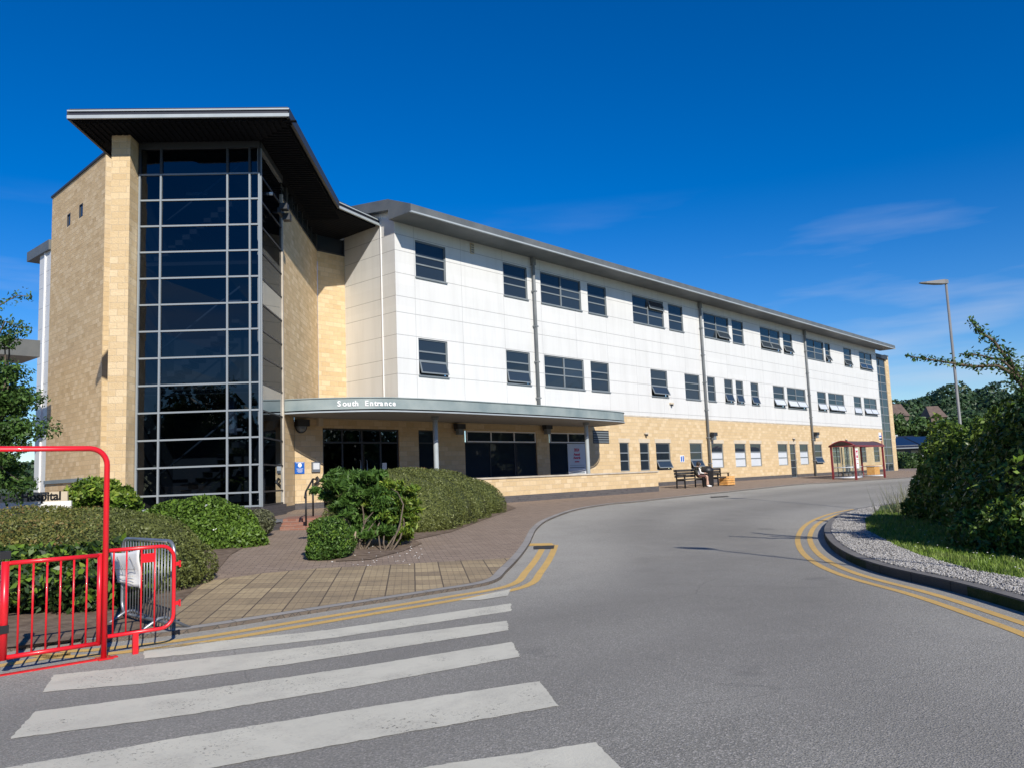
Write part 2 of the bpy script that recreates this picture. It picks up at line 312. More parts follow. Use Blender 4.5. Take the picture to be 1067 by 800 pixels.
# ---------------------------------------------------------------- mesh builder
class MB:
    def __init__(s): s.v = []; s.f = []; s.m = []; s.uv = []; s.mats = []; s.sm = []
    def mi(s, m):
        if m not in s.mats: s.mats.append(m)
        return s.mats.index(m)
    def face(s, pts, m, uv=None, smooth=False):
        i = len(s.v); s.v += [tuple(p) for p in pts]; s.f.append(list(range(i, i+len(pts)))); s.m.append(s.mi(m)); s.sm.append(smooth)
        if uv is None:
            a = Vector(pts[0]); nrm = Vector((0, 0, 0))
            for k in range(1, len(pts)-1): nrm += (Vector(pts[k])-a).cross(Vector(pts[k+1])-a)
            nrm = nrm.normalized() if nrm.length > 1e-9 else Vector((0, 0, 1))
            if abs(nrm.z) > .7: uv = [(p[0], p[1]) for p in pts]
            else:
                t = Vector((-nrm.y, nrm.x, 0)).normalized(); uv = [(Vector(p).dot(t), p[2]) for p in pts]
        s.uv += list(uv)
    def box(s, a, b, m, fr=None):
        (x0, y0, z0), (x1, y1, z1) = a, b
        P = [(x, y, z) for z in (min(z0, z1), max(z0, z1)) for y in (min(y0, y1), max(y0, y1)) for x in (min(x0, x1), max(x0, x1))]
        if fr: P = [fr(*p) for p in P]
        for q in ((0, 2, 3, 1), (4, 5, 7, 6), (0, 1, 5, 4), (2, 6, 7, 3), (0, 4, 6, 2), (1, 3, 7, 5)): s.face([P[i] for i in q], m)
    def prism(s, poly, z0, z1, m, mt=None, mb=None):
        n = len(poly); zz = lambda z, i: z[i] if isinstance(z, (list, tuple)) else z
        for i in range(n):
            a, b = poly[i], poly[(i+1) % n]; j = (i+1) % n
            s.face([(a[0], a[1], zz(z0, i)), (b[0], b[1], zz(z0, j)), (b[0], b[1], zz(z1, j)), (a[0], a[1], zz(z1, i))], m)
        for z, mm in ((z1, mt or m), (z0, mb or m)):
            tri = tessellate_polygon([[Vector((p[0], p[1], 0)) for p in poly]])
            for t in tri: s.face([(poly[k][0], poly[k][1], zz(z, k)) for k in t], mm)
    def tube(s, path, r, m, n=8, caps=True, closed=False):
        path = [Vector(p) for p in path]; R = r if isinstance(r, (list, tuple)) else [r]*len(path)
        rings = []; up = None
        for i, p in enumerate(path):
            if closed: d = (path[(i+1) % len(path)]-path[i-1]).normalized()
            else: d = (path[min(i+1, len(path)-1)]-path[max(i-1, 0)]).normalized()
            if up is None or abs(up.dot(d)) > .98: up = Vector((0, 0, 1)) if abs(d.z) < .9 else Vector((1, 0, 0))
            x = d.cross(up).normalized(); y = x.cross(d).normalized(); up = y
            rings.append([p+(x*math.cos(2*math.pi*k/n)+y*math.sin(2*math.pi*k/n))*R[i] for k in range(n)])
        base = len(s.v); mi = s.mi(m)
        for rg in rings: s.v += [tuple(q) for q in rg]
        cnt = len(rings) if closed else len(rings)-1
        for i in range(cnt):
            i2 = (i+1) % len(rings)
            for k in range(n):
                s.f.append([base+i*n+k, base+i*n+(k+1) % n, base+i2*n+(k+1) % n, base+i2*n+k]); s.m.append(mi); s.sm.append(True); s.uv += [(0, 0)]*4
        if caps and not closed:
            for rg in (rings[0][::-1], rings[-1]): s.face(rg, m)
    def lathe(s, c, prof, m, n=16):
        base = len(s.v); mi = s.mi(m)
        for r, z in prof:
            for k in range(n): s.v.append((c[0]+r*math.cos(2*math.pi*k/n), c[1]+r*math.sin(2*math.pi*k/n), c[2]+z))
        for i in range(len(prof)-1):
            for k in range(n): s.f.append([base+i*n+k, base+i*n+(k+1) % n, base+(i+1)*n+(k+1) % n, base+(i+1)*n+k]); s.m.append(mi); s.sm.append(True); s.uv += [(0, 0)]*4
    def build(s, name, parent=None, bevel=0):
        me = bpy.data.meshes.new(name); me.from_pydata(s.v, [], s.f)
        for m in s.mats: me.materials.append(m)
        me.polygons.foreach_set('material_index', s.m); me.polygons.foreach_set('use_smooth', s.sm)
        u = me.uv_layers.new(name='UVMap'); u.data.foreach_set('uv', [c for q in s.uv for c in q])
        bm = bmesh.new(); bm.from_mesh(me); bmesh.ops.remove_doubles(bm, verts=bm.verts, dist=1e-5); bmesh.ops.recalc_face_normals(bm, faces=bm.faces); bm.to_mesh(me); bm.free()
        o = bpy.data.objects.new(name, me); C.objects.link(o)
        if parent: o.parent = parent; o.location = -Vector(rootloc(parent))
        if bevel:
            b = o.modifiers.new('b', 'BEVEL'); b.width = bevel; b.segments = 2; b.limit_method = 'ANGLE'; b.angle_limit = rad(50)
        return o
LOCAL = set()
def rootloc(p):
    q = p; t = Vector((0, 0, 0))
    while q:
        if q.name in LOCAL: return Vector((0, 0, 0))
        t += q.location; q = q.parent
    return t
def tag(o, label=None, cat=None, group=None, kind=None):
    for k, v in (('label', label), ('category', cat), ('group', group), ('kind', kind)):
        if v: o[k] = v
    return o
def thing(name, label, cat, loc, group=None, rz=0, local=False):
    o = bpy.data.objects.new(name, None); C.objects.link(o); o.location = loc; o.rotation_euler = (0, 0, rz); o.empty_display_size = .3
    if local: LOCAL.add(o.name)
    return tag(o, label, cat, group)
def copy_tree(o, loc=None, rz=None, label=None, parent=None):
    c = o.copy(); C.objects.link(c)
    if parent: c.parent = parent
    if loc is not None: c.location = loc
    if rz is not None: c.rotation_euler = (0, 0, rz)
    if label: c['label'] = label
    for ch in list(o.children): copy_tree(ch, parent=c)
    return c
class Frame:     # a vertical wall plane: u along it, out towards the viewer side, z up
    def __init__(s, o, yaw, flip=1):
        s.o = Vector((o[0], o[1], 0)); s.u = Vector((math.sin(rad(yaw)), math.cos(rad(yaw)), 0)); s.n = Vector((s.u.y, -s.u.x, 0))*flip
    def __call__(s, u, out, z): return s.o+s.u*u+s.n*out+Vector((0, 0, z))
    def hit(s, x, y): d = ray(x, y); p = d*(s.o.dot(s.n)/d.dot(s.n)); return (p-s.o).dot(s.u), p.z
def holed_wall(mb, fr, u0, u1, z0, z1, holes, m, depth=.14, reveal=None):
    us = sorted({u0, u1, *[h[0] for h in holes], *[h[1] for h in holes]}); zs = sorted({z0, z1, *[h[2] for h in holes], *[h[3] for h in holes]})
    us = [u for u in us if u0 <= u <= u1]; zs = [z for z in zs if z0 <= z <= z1]
    for i in range(len(us)-1):
        for j in range(len(zs)-1):
            cu, cz = (us[i]+us[i+1])/2, (zs[j]+zs[j+1])/2
            if any(h[0] < cu < h[1] and h[2] < cz < h[3] for h in holes): continue
            mb.face([fr(us[i], 0, zs[j]), fr(us[i+1], 0, zs[j]), fr(us[i+1], 0, zs[j+1]), fr(us[i], 0, zs[j+1])], m)
    for a, b, c, d in holes:
        rv = reveal or m
        mb.face([fr(a, 0, c), fr(a, -depth, c), fr(a, -depth, d), fr(a, 0, d)], rv); mb.face([fr(b, 0, c), fr(b, -depth, c), fr(b, -depth, d), fr(b, 0, d)], rv)
        mb.face([fr(a, 0, d), fr(a, -depth, d), fr(b, -depth, d), fr(b, 0, d)], rv); mb.face([fr(a, 0, c), fr(a, -depth, c), fr(b, -depth, c), fr(b, 0, c)], rv)
def text(body, size, fr_mat, m, name, parent, ext=.004, align='LEFT', spacing=1, bold=0):
    cu = bpy.data.curves.new(name, 'FONT'); cu.body = body; cu.size = size; cu.extrude = ext; cu.align_x = align; cu.space_character = spacing; cu.offset = bold
    o = bpy.data.objects.new(name, cu); C.objects.link(o); dg = bpy.context.evaluated_depsgraph_get(); dg.update()
    me = bpy.data.meshes.new_from_object(o.evaluated_get(dg)); bpy.data.objects.remove(o); me.materials.clear(); me.materials.append(m); me.transform(fr_mat)
    q = bpy.data.objects.new(name, me); C.objects.link(q)
    if parent: q.parent = parent; q.location = -Vector(rootloc(parent))
    return q
def wall_matrix(p, right, up=(0, 0, 1)):
    r = Vector(right).normalized(); u = Vector(up).normalized(); n = r.cross(u)
    return Matrix(((r.x, u.x, n.x, p[0]), (r.y, u.y, n.y, p[1]), (r.z, u.z, n.z, p[2]), (0, 0, 0, 1)))

# ================================================================ GROUND
def sheet(name, poly, m, off, kind='structure', skirt=0, mskirt=None, parent=None, top_only=True):
    """flat polygon draped on the site's slope; off = height above the road"""
    bm = bmesh.new(); pts = [Vector((p[0], p[1], 0)) for p in poly]
    vs = [bm.verts.new(p) for p in pts]; tri = tessellate_polygon([pts])
    for t in tri:
        try: bm.faces.new([vs[i] for i in t])
        except ValueError: pass
    for yy in (7.8, 23.0):
        bmesh.ops.bisect_plane(bm, geom=bm.verts[:]+bm.edges[:]+bm.faces[:], plane_co=(0, yy, 0), plane_no=(0, 1, 0))
    if skirt:
        be = [e for e in bm.edges if len(e.link_faces) == 1]
        r = bmesh.ops.extrude_edge_only(bm, edges=be); nv = {v for v in r['geom'] if isinstance(v, bmesh.types.BMVert)}
    else: nv = set()
    for v in bm.verts: v.co.z = gh(v.co.y)+off-(skirt if v in nv else 0)
    bmesh.ops.recalc_face_normals(bm, faces=bm.faces)
    uvl = bm.loops.layers.uv.new('UVMap')
    for f in bm.faces:
        if abs(f.normal.z) > .6 and f.normal.z < 0: f.normal_flip()
        for l in f.loops:
            c = l.vert.co; l[uvl].uv = (c.x, c.y) if abs(f.normal.z) > .6 else (c.x*f.normal.y-c.y*f.normal.x, c.z)
    me = bpy.data.meshes.new(name); bm.to_mesh(me); bm.free(); me.materials.append(m)
    o = bpy.data.objects.new(name, me); C.objects.link(o)
    if kind: o['kind'] = kind
    return o
def offset_line(pts, d):
    out = []
    for i, p in enumerate(pts):
        a = pts[max(i-1, 0)]; b = pts[min(i+1, len(pts)-1)]; t = Vector((b[0]-a[0], b[1]-a[1])).normalized()
        out.append((p[0]-t.y*d, p[1]+t.x*d))
    return out
def smooth_line(pts, k=6):
    P = [Vector((p[0], p[1])) for p in pts]; out = []
    for i in range(len(P)-1):
        p0, p1, p2, p3 = P[max(i-1, 0)], P[i], P[i+1], P[min(i+2, len(P)-1)]
        for j in range(k):
            t = j/k; q = .5*((2*p1)+(p2-p0)*t+(2*p0-5*p1+4*p2-p3)*t*t+(3*p1-p0-3*p2+p3)*t**3); out.append((q.x, q.y))
    out.append((P[-1].x, P[-1].y)); return out
def ribbon(name, line, d0, d1, m, off, skirt=0, kind='structure'):
    """strip between two offsets of a line, with running UVs"""
    a, b = offset_line(line, d0), offset_line(line, d1); mb = MB(); run = 0
    for i in range(len(line)-1):
        sg = math.dist(line[i], line[i+1])
        P = lambda q, dz=0: (q[0], q[1], gh(q[1])+off+dz)
        mb.face([P(a[i]), P(a[i+1]), P(b[i+1]), P(b[i])], m, [(run, 0), (run+sg, 0), (run+sg, abs(d1-d0)), (run, abs(d1-d0))])
        if skirt:
            for c in (a, b): mb.face([P(c[i]), P(c[i+1]), P(c[i+1], -skirt), P(c[i], -skirt)], m, [(run, 0), (run+sg, 0), (run+sg, skirt), (run, skirt)])
        run += sg
    o = mb.build(name)
    if kind: o['kind'] = kind
    return o
sheet('road', [(-1500, -1500), (1500, -1500), (1500, 1500), (-1500, 1500)], M['asphalt'], -.02)
# left kerb line, near to far
KL = smooth_line([(-9, 7.8), (-3, 9.0)]+[tuple(onG(x, y)[:2]) for x, y in [(0, 680), (100, 670), (197, 659), (330, 638), (450, 619), (512, 608), (529, 595), (543, 580), (552, 567), (555, 560), (560, 551), (572, 542), (599, 532), (632, 526), (663, 523), (703, 518.5), (777, 510.6), (836, 504.5), (880, 502)]]+[(74, 16.0), (100, 14.5)])
PAVE = .04
sheet('pavement', KL+[(100, 60), (-30, 60), (-30, 7.8)], M['paver'], PAVE, skirt=.1)
ribbon('kerb_left', KL, 0, .14, M['kerb'], PAVE+.005, skirt=.12)
# buff slab area at the crossing
seg = [p for p in offset_line(KL, .15)]
near = [p for p in seg if onG(150, 666).x <= p[0] <= onG(543, 580).x]
top = [tuple(onG(x, y, PAVE)[:2]) for x, y in [(532, 581), (460, 585), (390, 589), (330, 592), (274, 597), (202, 607), (183, 640)]]
sheet('paving_slabs', near+top, M['tactile'], PAVE+.005)
# double yellow lines on the left
yl = [p for p in KL if -9 <= p[0] <= onG(566, 566).x-.3]
ribbon('road_marking', yl, -.36, -.24, M['yellow'], .004); ribbon('road_marking', yl, -.60, -.48, M['yellow'], .004)
# zebra crossing
def edge(p, q, x): t = (x-p[0])/(q[0]-p[0]); return p[1]+(q[1]-p[1])*t
Z = [[(150, 675), (350, 655), (532, 628.5), (532.5, 636.5), (350, 664), (150, 686)],
     [(56, 703), (150, 693), (300, 676), (528.5, 646.5), (530, 656.5), (300, 692), (150, 712), (44, 721)],
     [(36, 741.5), (200, 720), (380, 693.5), (534, 668.5), (541.5, 684), (380, 713.5), (200, 744), (10, 770)],
     [(-140, 825), (200, 766.5), (400, 734), (562, 709.5), (582, 735.5), (400, 767), (222, 800), (-60, 855)],
     [(300, 828), (450, 798), (620, 773.5), (650, 803), (450, 850)]]
def ragged(poly, step=.05, j=.005):
    out = []
    for i in range(len(poly)):
        a, b = Vector(poly[i]), Vector(poly[(i+1) % len(poly)]); n = max(1, int((b-a).length/step))
        for k in range(n): p = a.lerp(b, k/n); out.append((p.x+random.gauss(0, j), p.y+random.gauss(0, j)))
    return out
for q in Z: sheet('road_marking', ragged([tuple(onG(x, y)[:2]) for x, y in q]), M['zebra'], .004)
sheet('road_marking', [tuple(onG(x, y)[:2]) for x, y in [(478, 625.5), (500, 620.5), (532, 613.5), (529, 620.5), (500, 625)]], M['zebra'], .0065)
 
# worn running surface of the near road: dusty edges, smoother dark wheel tracks
def segd(P, line):
    best = np.full(len(P), 1e9); L_ = np.array(line)
    for a, b in zip(L_[:-1], L_[1:]):
        ab = b-a; t = np.clip(((P-a)@ab)/max((ab@ab), 1e-9), 0, 1); best = np.minimum(best, np.hypot(*(P-a-t[:, None]*ab).T))
    return best
gxs = np.arange(-6, 80, .5); gys = np.concatenate([np.arange(-16, 7.8, .5), [7.8], np.arange(8.2, 23, .5)]); GX, GY = np.meshgrid(gxs, gys); P2 = np.stack([GX.ravel(), GY.ravel()], 1)
V3 = np.stack([P2[:, 0], P2[:, 1], [gh(y) for y in P2[:, 1]]], 1); nxg = len(gxs); ii = (np.arange(len(gys)-1)[:, None]*nxg+np.arange(nxg-1)[None]).ravel()
ROAD_WEAR = (V3, np.stack([ii, ii+1, ii+nxg+1, ii+nxg], 1), P2)
# faint marking far down the road
sheet('road_marking', [tuple(onG(x, y)[:2]) for x, y in [(575, 565.5), (577.5, 568), (550, 568.5), (552, 566)]], M['yellow'], .0068)
# drain covers
for q in ([(740, 517.2), (758, 516.2), (760, 517.2), (741, 518.4)], [(556, 569), (578, 568), (577, 571.5), (556, 572)]):
    o = sheet('drain_cover', [tuple(onG(x, y)[:2]) for x, y in q], M['black'], .009, kind=None)
    tag(o, 'small iron drain cover at the end of the double yellow lines' if q[0][0] < 600 else 'iron drain cover in the road opposite the benches', 'drain cover')

# right-hand island
isl = [tuple(onG(x, y)[:2]) for x, y in [(1230, 700), (1150, 665), (1067, 638), (996, 617), (918, 597.5), (882, 583), (864, 569), (859, 556), (866, 545), (885, 536), (913, 530), (945, 526)]]
IS = smooth_line([(5.5, -6.5), (7.3, -.6)]+isl+[(36, 8.2), (55, 6.5), (80, 5)])
sheet('verge', IS+[(80, -30), (5.5, -30)], M['turf'], .115, skirt=.15)
ribbon('kerb_right', IS, 0, -.15, M['kerbdark'], .13, skirt=.15)
for d in ((.25, .36), (.50, .61)):
    yr = [p for p in IS if p[1] > -6 and p[0] < onG(913, 530).x]
    ribbon('road_marking', yr, d[0], d[1], M['yellow'], .004)
gin = [tuple(onG(x, y, .13)[:2]) for x, y in [(1230, 655), (1150, 627), (1067, 603), (1015, 594.5), (957, 578), (932, 567.5), (902.5, 552), (901.5, 540), (914, 532)]]
GO = [p for p in offset_line(IS, -.15) if 7 < p[0] < onG(916, 530).x]
gpoly = GO+gin[::-1]
sheet('gravel_bed', gpoly, M['gravelbed'], .125)
d1 = segd(ROAD_WEAR[2], KL); d2 = segd(ROAD_WEAR[2], IS); dm = np.minimum(d1, d2)
def bump1(d, c, w_): return np.exp(-((d-c)/w_)**2)
wear = np.clip(.5*np.exp(-dm/.6)+.45*np.exp(-(d1/3.2)**2)+.05, 0, 1)*1.0; trk = np.clip(bump1(d1, 2.6, .9)+.8*bump1(d1, 4.6, .8)+.8*bump1(d2, 2.4, .8), 0, 1)

def inside(p, poly):
    c = False; n = len(poly)
    for i in range(n):
        a, b = poly[i], poly[i-1]
        if (a[1] > p[1]) != (b[1] > p[1]) and p[0] < (b[0]-a[0])*(p[1]-a[1])/(b[1]-a[1])+a[0]: c = not c
    return c
def blobs_mesh(name, pts, sizes, m, kind='stuff', squash=.7):
    """many small irregular stones as one mesh"""
    n = len(pts); base = np.array([(1, 0, 0), (-1, 0, 0), (0, 1, 0), (0, -1, 0), (0, 0, 1), (0, 0, -1)], float)
    fc = np.array([(0, 2, 4), (2, 1, 4), (1, 3, 4), (3, 0, 4), (2, 0, 5), (1, 2, 5), (3, 1, 5), (0, 3, 5)])
    V = base[None]*sizes[:, None, None]*RNG.uniform(.6, 1.25, (n, 6, 1)); a = RNG.uniform(0, 6.28, n)
    x = V[..., 0]*np.cos(a)[:, None]-V[..., 1]*np.sin(a)[:, None]; y = V[..., 0]*np.sin(a)[:, None]+V[..., 1]*np.cos(a)[:, None]
    V = np.stack([x, y, V[..., 2]*squash], -1)+pts[:, None]
    return rawmesh(name, V.reshape(-1, 3), (fc[None]+np.arange(n)[:, None, None]*6).reshape(-1, 3), m, kind)
def rawmesh(name, V, Fc, m, kind=None):
    me = bpy.data.meshes.new(name); k = Fc.shape[1]
    me.vertices.add(len(V)); me.vertices.foreach_set('co', V.astype(np.float32).ravel()); me.loops.add(Fc.size); me.loops.foreach_set('vertex_index', Fc.astype(np.int32).ravel())
    me.polygons.add(len(Fc)); me.polygons.foreach_set('loop_start', np.arange(0, Fc.size, k, dtype=np.int32)); me.polygons.foreach_set('loop_total', np.full(len(Fc), k, dtype=np.int32))
    me.update(calc_edges=True); me.validate(); me.materials.append(m); o = bpy.data.objects.new(name, me); C.objects.link(o)
    if kind: o['kind'] = kind
    return o
rs = rawmesh('road', ROAD_WEAR[0], ROAD_WEAR[1], M['asphalt'], 'structure')
for nm_, ar in (('dust', wear), ('track', trk)):
    at_ = rs.data.attributes.new(nm_, 'FLOAT', 'POINT'); at_.data.foreach_set('value', ar.astype(np.float32))
pl = []
xs = [p[0] for p in gpoly]; ys = [p[1] for p in gpoly]
while len(pl) < 20000:
    p = (random.uniform(7.5, max(xs)), random.uniform(min(ys), max(ys)))
    if inside(p, gpoly) and random.random() < min(1, 14/p[0]): pl.append((p[0], p[1], gh(p[1])+.135+random.uniform(0, .012)))
tag(blobs_mesh('gravel', np.array(pl), RNG.uniform(.008, .021, len(pl)), M['stones']), 'pale grey stone chippings along the inside of the dark kerb', 'gravel')
# grass blades on the lawn strip
def blades(name, pts, h, m):
    n = len(pts); a = RNG.uniform(0, 6.28, n); w_ = RNG.uniform(.004, .009, n)*1.6; hh = h*RNG.uniform(.5, 1.2, n); lean = RNG.normal(0, .35, (n, 2))*hh[:, None]
    d = np.stack([np.cos(a), np.sin(a)], 1)*w_[:, None]; V = np.zeros((n, 3, 3)); V[:, :, :] = pts[:, None]
    V[:, 0, :2] -= d; V[:, 1, :2] += d; V[:, 2, :2] += lean; V[:, 2, 2] += hh
    return rawmesh(name, V.reshape(-1, 3), np.arange(n*3).reshape(-1, 3), m, 'stuff')
gp = []
lawn = gin+[(34, 8.5), (34, 4), (24, 2), (12, -2.5)]
while len(gp) < 60000:
    p = (random.uniform(8, 34), random.uniform(-2.5, 10))
    if inside(p, lawn) and random.random() < (11/max(p[0], 11))**1.5: gp.append((p[0], p[1], gh(p[1])+.115))
tag(blades('grass', np.array(gp), .075, M['grass']), 'short sunlit lawn grass between the gravel and the hedge', 'grass')
dz = []
for _ in range(70):
    k = random.random(); g = gin[1:7]; i = int(k*5); t = k*5-i
    p = Vector(g[i]).lerp(Vector(g[i+1]), t)+Vector((random.uniform(.1, 1.5), random.uniform(-1.0, -.1)))
    if inside(p, lawn): dz.append((p.x, p.y, gh(p.y)+.19))
tag(blobs_mesh('daisies', np.array(dz), np.full(len(dz), .016), M['flower'], squash=.3), 'small white daisies scattered in the lawn by the gravel', 'flowers')

# ================================================================ HOSPITAL BUILDING
B = thing('hospital_building', 'long white panelled and buff stone building with a glazed corner tower and curved entrance canopy', 'building', (30, 23, -.84))
FY = 23.0
fac = Frame((0, FY), 90)                       # u = X, outward = -Y
TS = Frame((11.87, 19.92), 45)                 # side of the tower (faces right): outward (+.707,-.707)
TFr = Frame((11.87, 19.92), -45, -1)           # front of the tower, u runs left
WG = Frame((11.57, 29.94), 2.5, -1)              # left wing wall, u runs away
U = lambda x, y, fr=fac: fr.hit(x, y)[0]
G0 = -.84
# ---- windows of the main front
def window(fr, u0, u1, zb, zt, cols=1, rows=(.38, .62), open_=(), blind_sky_sheen=(), parent=None, name='window', lintel=False, sill=False):
    """frame flush in its opening; panes are one sub-part, opened sashes separate"""
    mb = MB(); D = -.07; fw = .05
    def bar(a, b, c, d, o0=D-.03, o1=D+.03, m=M['frame']): mb.box((a, o0, c), (b, o1, d), m, fr)
    H = zt-zb; W = u1-u0
    bar(u0, u1, zt-fw, zt); bar(u0, u1, zb, zb+fw); bar(u0, u0+fw, zb+fw, zt-fw); bar(u1-fw, u1, zb+fw, zt-fw)
    zs = [zt-fw]+[zt-H*r for r in rows]+[zb+fw]
    for r in zs[1:-1]: bar(u0+fw, u1-fw, r-.028, r+.028, D-.028, D+.028)
    us = [u0+fw]+[u0+W*(i+1)/cols for i in range(cols-1)]+[u1-fw]
    for u in us[1:-1]: bar(u-.04, u+.04, zb+fw, zt-fw, D-.034, D+.034)
    if sill: mb.box((u0-.03, -.12, zb-.05), (u1+.03, .06, zb-.002), M['frame'], fr)
    w_ = mb.build(name, parent)
    pn = MB(); anyb = MB()
    for i in range(len(us)-1):
        for j in range(len(zs)-1):
            a, b, t, l = us[i], us[i+1], zs[j], zs[j+1]; k = (i, j)
            if k in open_:
                sm = MB(); ang = rad(open_[k] if isinstance(open_, dict) else 22); hgt = t-l-.03
                def sf(u, o, v): return fr(u, D+.045+v*math.sin(ang)+o*math.cos(ang), t-.02-v*math.cos(ang)+o*math.sin(ang))
                for q in (((a, -.02, 0), (b, .02, .05)), ((a, -.02, hgt-.05), (b, .02, hgt)), ((a, -.02, .05), (a+.045, .02, hgt-.05)), ((b-.045, -.02, .05), (b, .02, hgt-.05))): sm.box(*q, M['frame'], sf)
                sm.face([sf(a+.045, 0, .05), sf(b-.045, 0, .05), sf(b-.045, 0, hgt-.05), sf(a+.045, 0, hgt-.05)], M['blind_sky_sheen'] if k in blind_sky_sheen else M['pane'])
                sm.build('open_sash', w_)
                pn.face([fr(a, D-.09, l), fr(b, D-.09, l), fr(b, D-.09, t), fr(a, D-.09, t)], M['dark_metal'])  # dark sheet standing in for the unlit room behind an opened sash
            else:
                r1, r2, r3, r4 = [random.uniform(-.004, .004) for _ in range(4)]
                pn.face([fr(a, D+r1, l), fr(b, D+r2, l), fr(b, D+r3, t), fr(a, D+r4, t)], M['blind_sky_sheen'] if k in blind_sky_sheen else M['pane'])
    pn.build('pane', w_)
    if lintel:
        lb = MB(); lb.box((u0-.09, -.1, zt+.002), (u1+.09, .012, zt+.215), M['lintel'], fr); lb.build('lintel', w_)
    return w_
W2 = [(432.3, 463.7, 253, 1, {}), (524, 548.5, 278, 1, {}), (562.9, 604.3, 290, 2, {}), (611.8, 631, 300, 1, {}), (658.8, 690.6, 315, 2, {(1, 0): 14}), (696.3, 711, 325, 1, {}),
      (733, 758.5, 333, 2, {(1, 2): 24}), (762.5, 774, 340, 1, {}), (792, 812, 348, 2, {(0, 2): 20, (1, 2): 22}), (815.6, 825, 352, 1, {(0, 2): 24}), (839.3, 857.4, 357, 2, {}), (859.4, 864.6, 362, 1, {(0, 2): 26}),
      (879, 886.8, 368, 1, {(0, 2): 20}), (895.4, 908.2, 374, 2, {(0, 2): 18, (1, 2): 18})]
W1 = [(436.3, 466.5, 370, 1, {(0, 2): 15}), (527.8, 552.4, 380, 1, {(0, 2): 10}), (567.6, 608.4, 385, 2, {}), (615.8, 634.7, 390, 1, {}), (678.4, 695.5, 398, 1, {(0, 2): 24}), (713.9, 729.2, 402, 1, {}),
      (737.3, 745.4, 404, 1, {}), (755.1, 763.7, 406, 1, {(0, 2): 18}), (767, 774.6, 407, 1, {(0, 2): 14}), (782.6, 790.5, 409, 1, {(0, 2): 18}), (806, 817.4, 412, 1, {(0, 2): 24}), (820.4, 839.4, 413, 2, {(0, 2): 22, (1, 2): 26}),
      (851.9, 860.8, 416, 1, {(0, 2): 22}), (863.3, 879.5, 417, 2, {(0, 2): 24, (1, 2): 22}), (889.9, 897.5, 420, 1, {(0, 2): 10}), (900.4, 913.4, 421, 2, {(0, 2): 22, (1, 2): 24})]
WGd = [(646.2, 656, 475, 1, {}, ()), (667.2, 677, 475, 1, {}, ()), (683.9, 699, 475, 1, {(0, 2): 24}, ()), (719.4, 732.2, 475, 1, {(0, 2): 26}, ()), (741.8, 754.2, 475, 1, {}, 'b'), (766.3, 777.7, 475, 1, {}, 'b'), (782.4, 793.8, 475, 1, {}, 'b'),
       (811.2, 821.3, 475, 1, {}, 'b'), (833.9, 842.9, 475, 1, {}, 'b'), (848.8, 857.2, 475, 1, {(0, 2): 24}, ()), (868.2, 876, 475, 1, {}, ()), (897.2, 903.2, 475, 1, {}, ()), (911, 917, 475, 1, {}, ())]
DOORS = [(824, 830.2, 480), (880.4, 886, 480)]
wins = []; holesC = []; holesG = []
for row, zb, zt, rows in ((W2, 7.78, 9.24, (.40, .63)), (W1, 3.96, 5.39, (.35, .60))):
    for i, (a, b, y, c, op) in enumerate(row):
        u0, u1 = U(a, y), U(b, y); holesC.append((u0, u1, zb, zt)); bl = set(op) if (row is W1 and i >= 10) else ()  # far opened sashes: bright sky reflection put into a pale pane colour
        wins.append((u0, u1, zb, zt, c, rows, op, bl))
for a, b, y, c, op, bl in WGd:
    u0, u1 = U(a, y), U(b, y); holesG.append((u0, u1, .04, 1.47)); wins.append((u0, u1, .04, 1.47, c, (.36, .64), op, {(0, 1), (0, 2)} if bl else ()))
dh = []
for a, b, y in DOORS: u0, u1 = U(a, y), U(b, y); dh.append((u0, u1, G0+.02, 1.47))
XE = 73.75                                     # far end of the white front
SW = [(16.06, 19.41, G0+.02, 1.88), (20.35, 21.35, G0+.02, 1.88), (22.79, 27.24, .0, 1.90), (28.1, 31.0, .0, 1.90)]   # shop front, slot window and two ribbon windows under the canopy
mb = MB(); holed_wall(mb, fac, 19.4, XE, 2.87, 10.1, holesC, M['clad'], .12, M['frame'])
sideC = Frame((19.4, FY), 0, -1)
holed_wall(mb, sideC, 0, 3.14, 2.4, 10.3, [], M['clad'])
mb.face([sideC(0, 0, 10.3), sideC(3.14, 0, 10.3), sideC(3.14, 0, 10.72)], M['clad'])
mb.face([(XE, FY, 2.87), (XE, 24.2, 2.87), (XE, 24.2, 10.1), (XE, FY, 10.1)], M['clad'])
mb.box((19.4, -.02, 2.80), (XE, .012, 2.869), M['coping'], fac)
mb.build('cladding_wall', B)
mb = MB(); uc = 14.96; holed_wall(mb, fac, uc, XE, G0+.24, 2.80, holesG+[(a, b, G0+.24, d) for a, b, c, d in dh]+[(a, b, max(c, G0+.24), d) for a, b, c, d in SW], M['stone'], .14)
mb.face([(XE, FY, G0), (XE, 24.2, G0), (XE, 24.2, 2.8), (XE, FY, 2.8)], M['stone'])
mb.build('stone_wall', B)
mb = MB(); cuts = sorted([(a, b) for a, b, c, d in dh]+[(16.06, 19.41), (20.35, 21.35)]); x = uc
for a, b in cuts+[(XE, XE)]:
    mb.box((x, -.1, G0-.5), (a, .012, G0+.24), M['plinth'], fac); x = b
mb.build('plinth', B)
for u0, u1, zb, zt, c, rows, op, bl in wins: window(fac, u0, u1, zb, zt, c, rows, op, bl, B, lintel=zt < 2, sill=zt > 2)
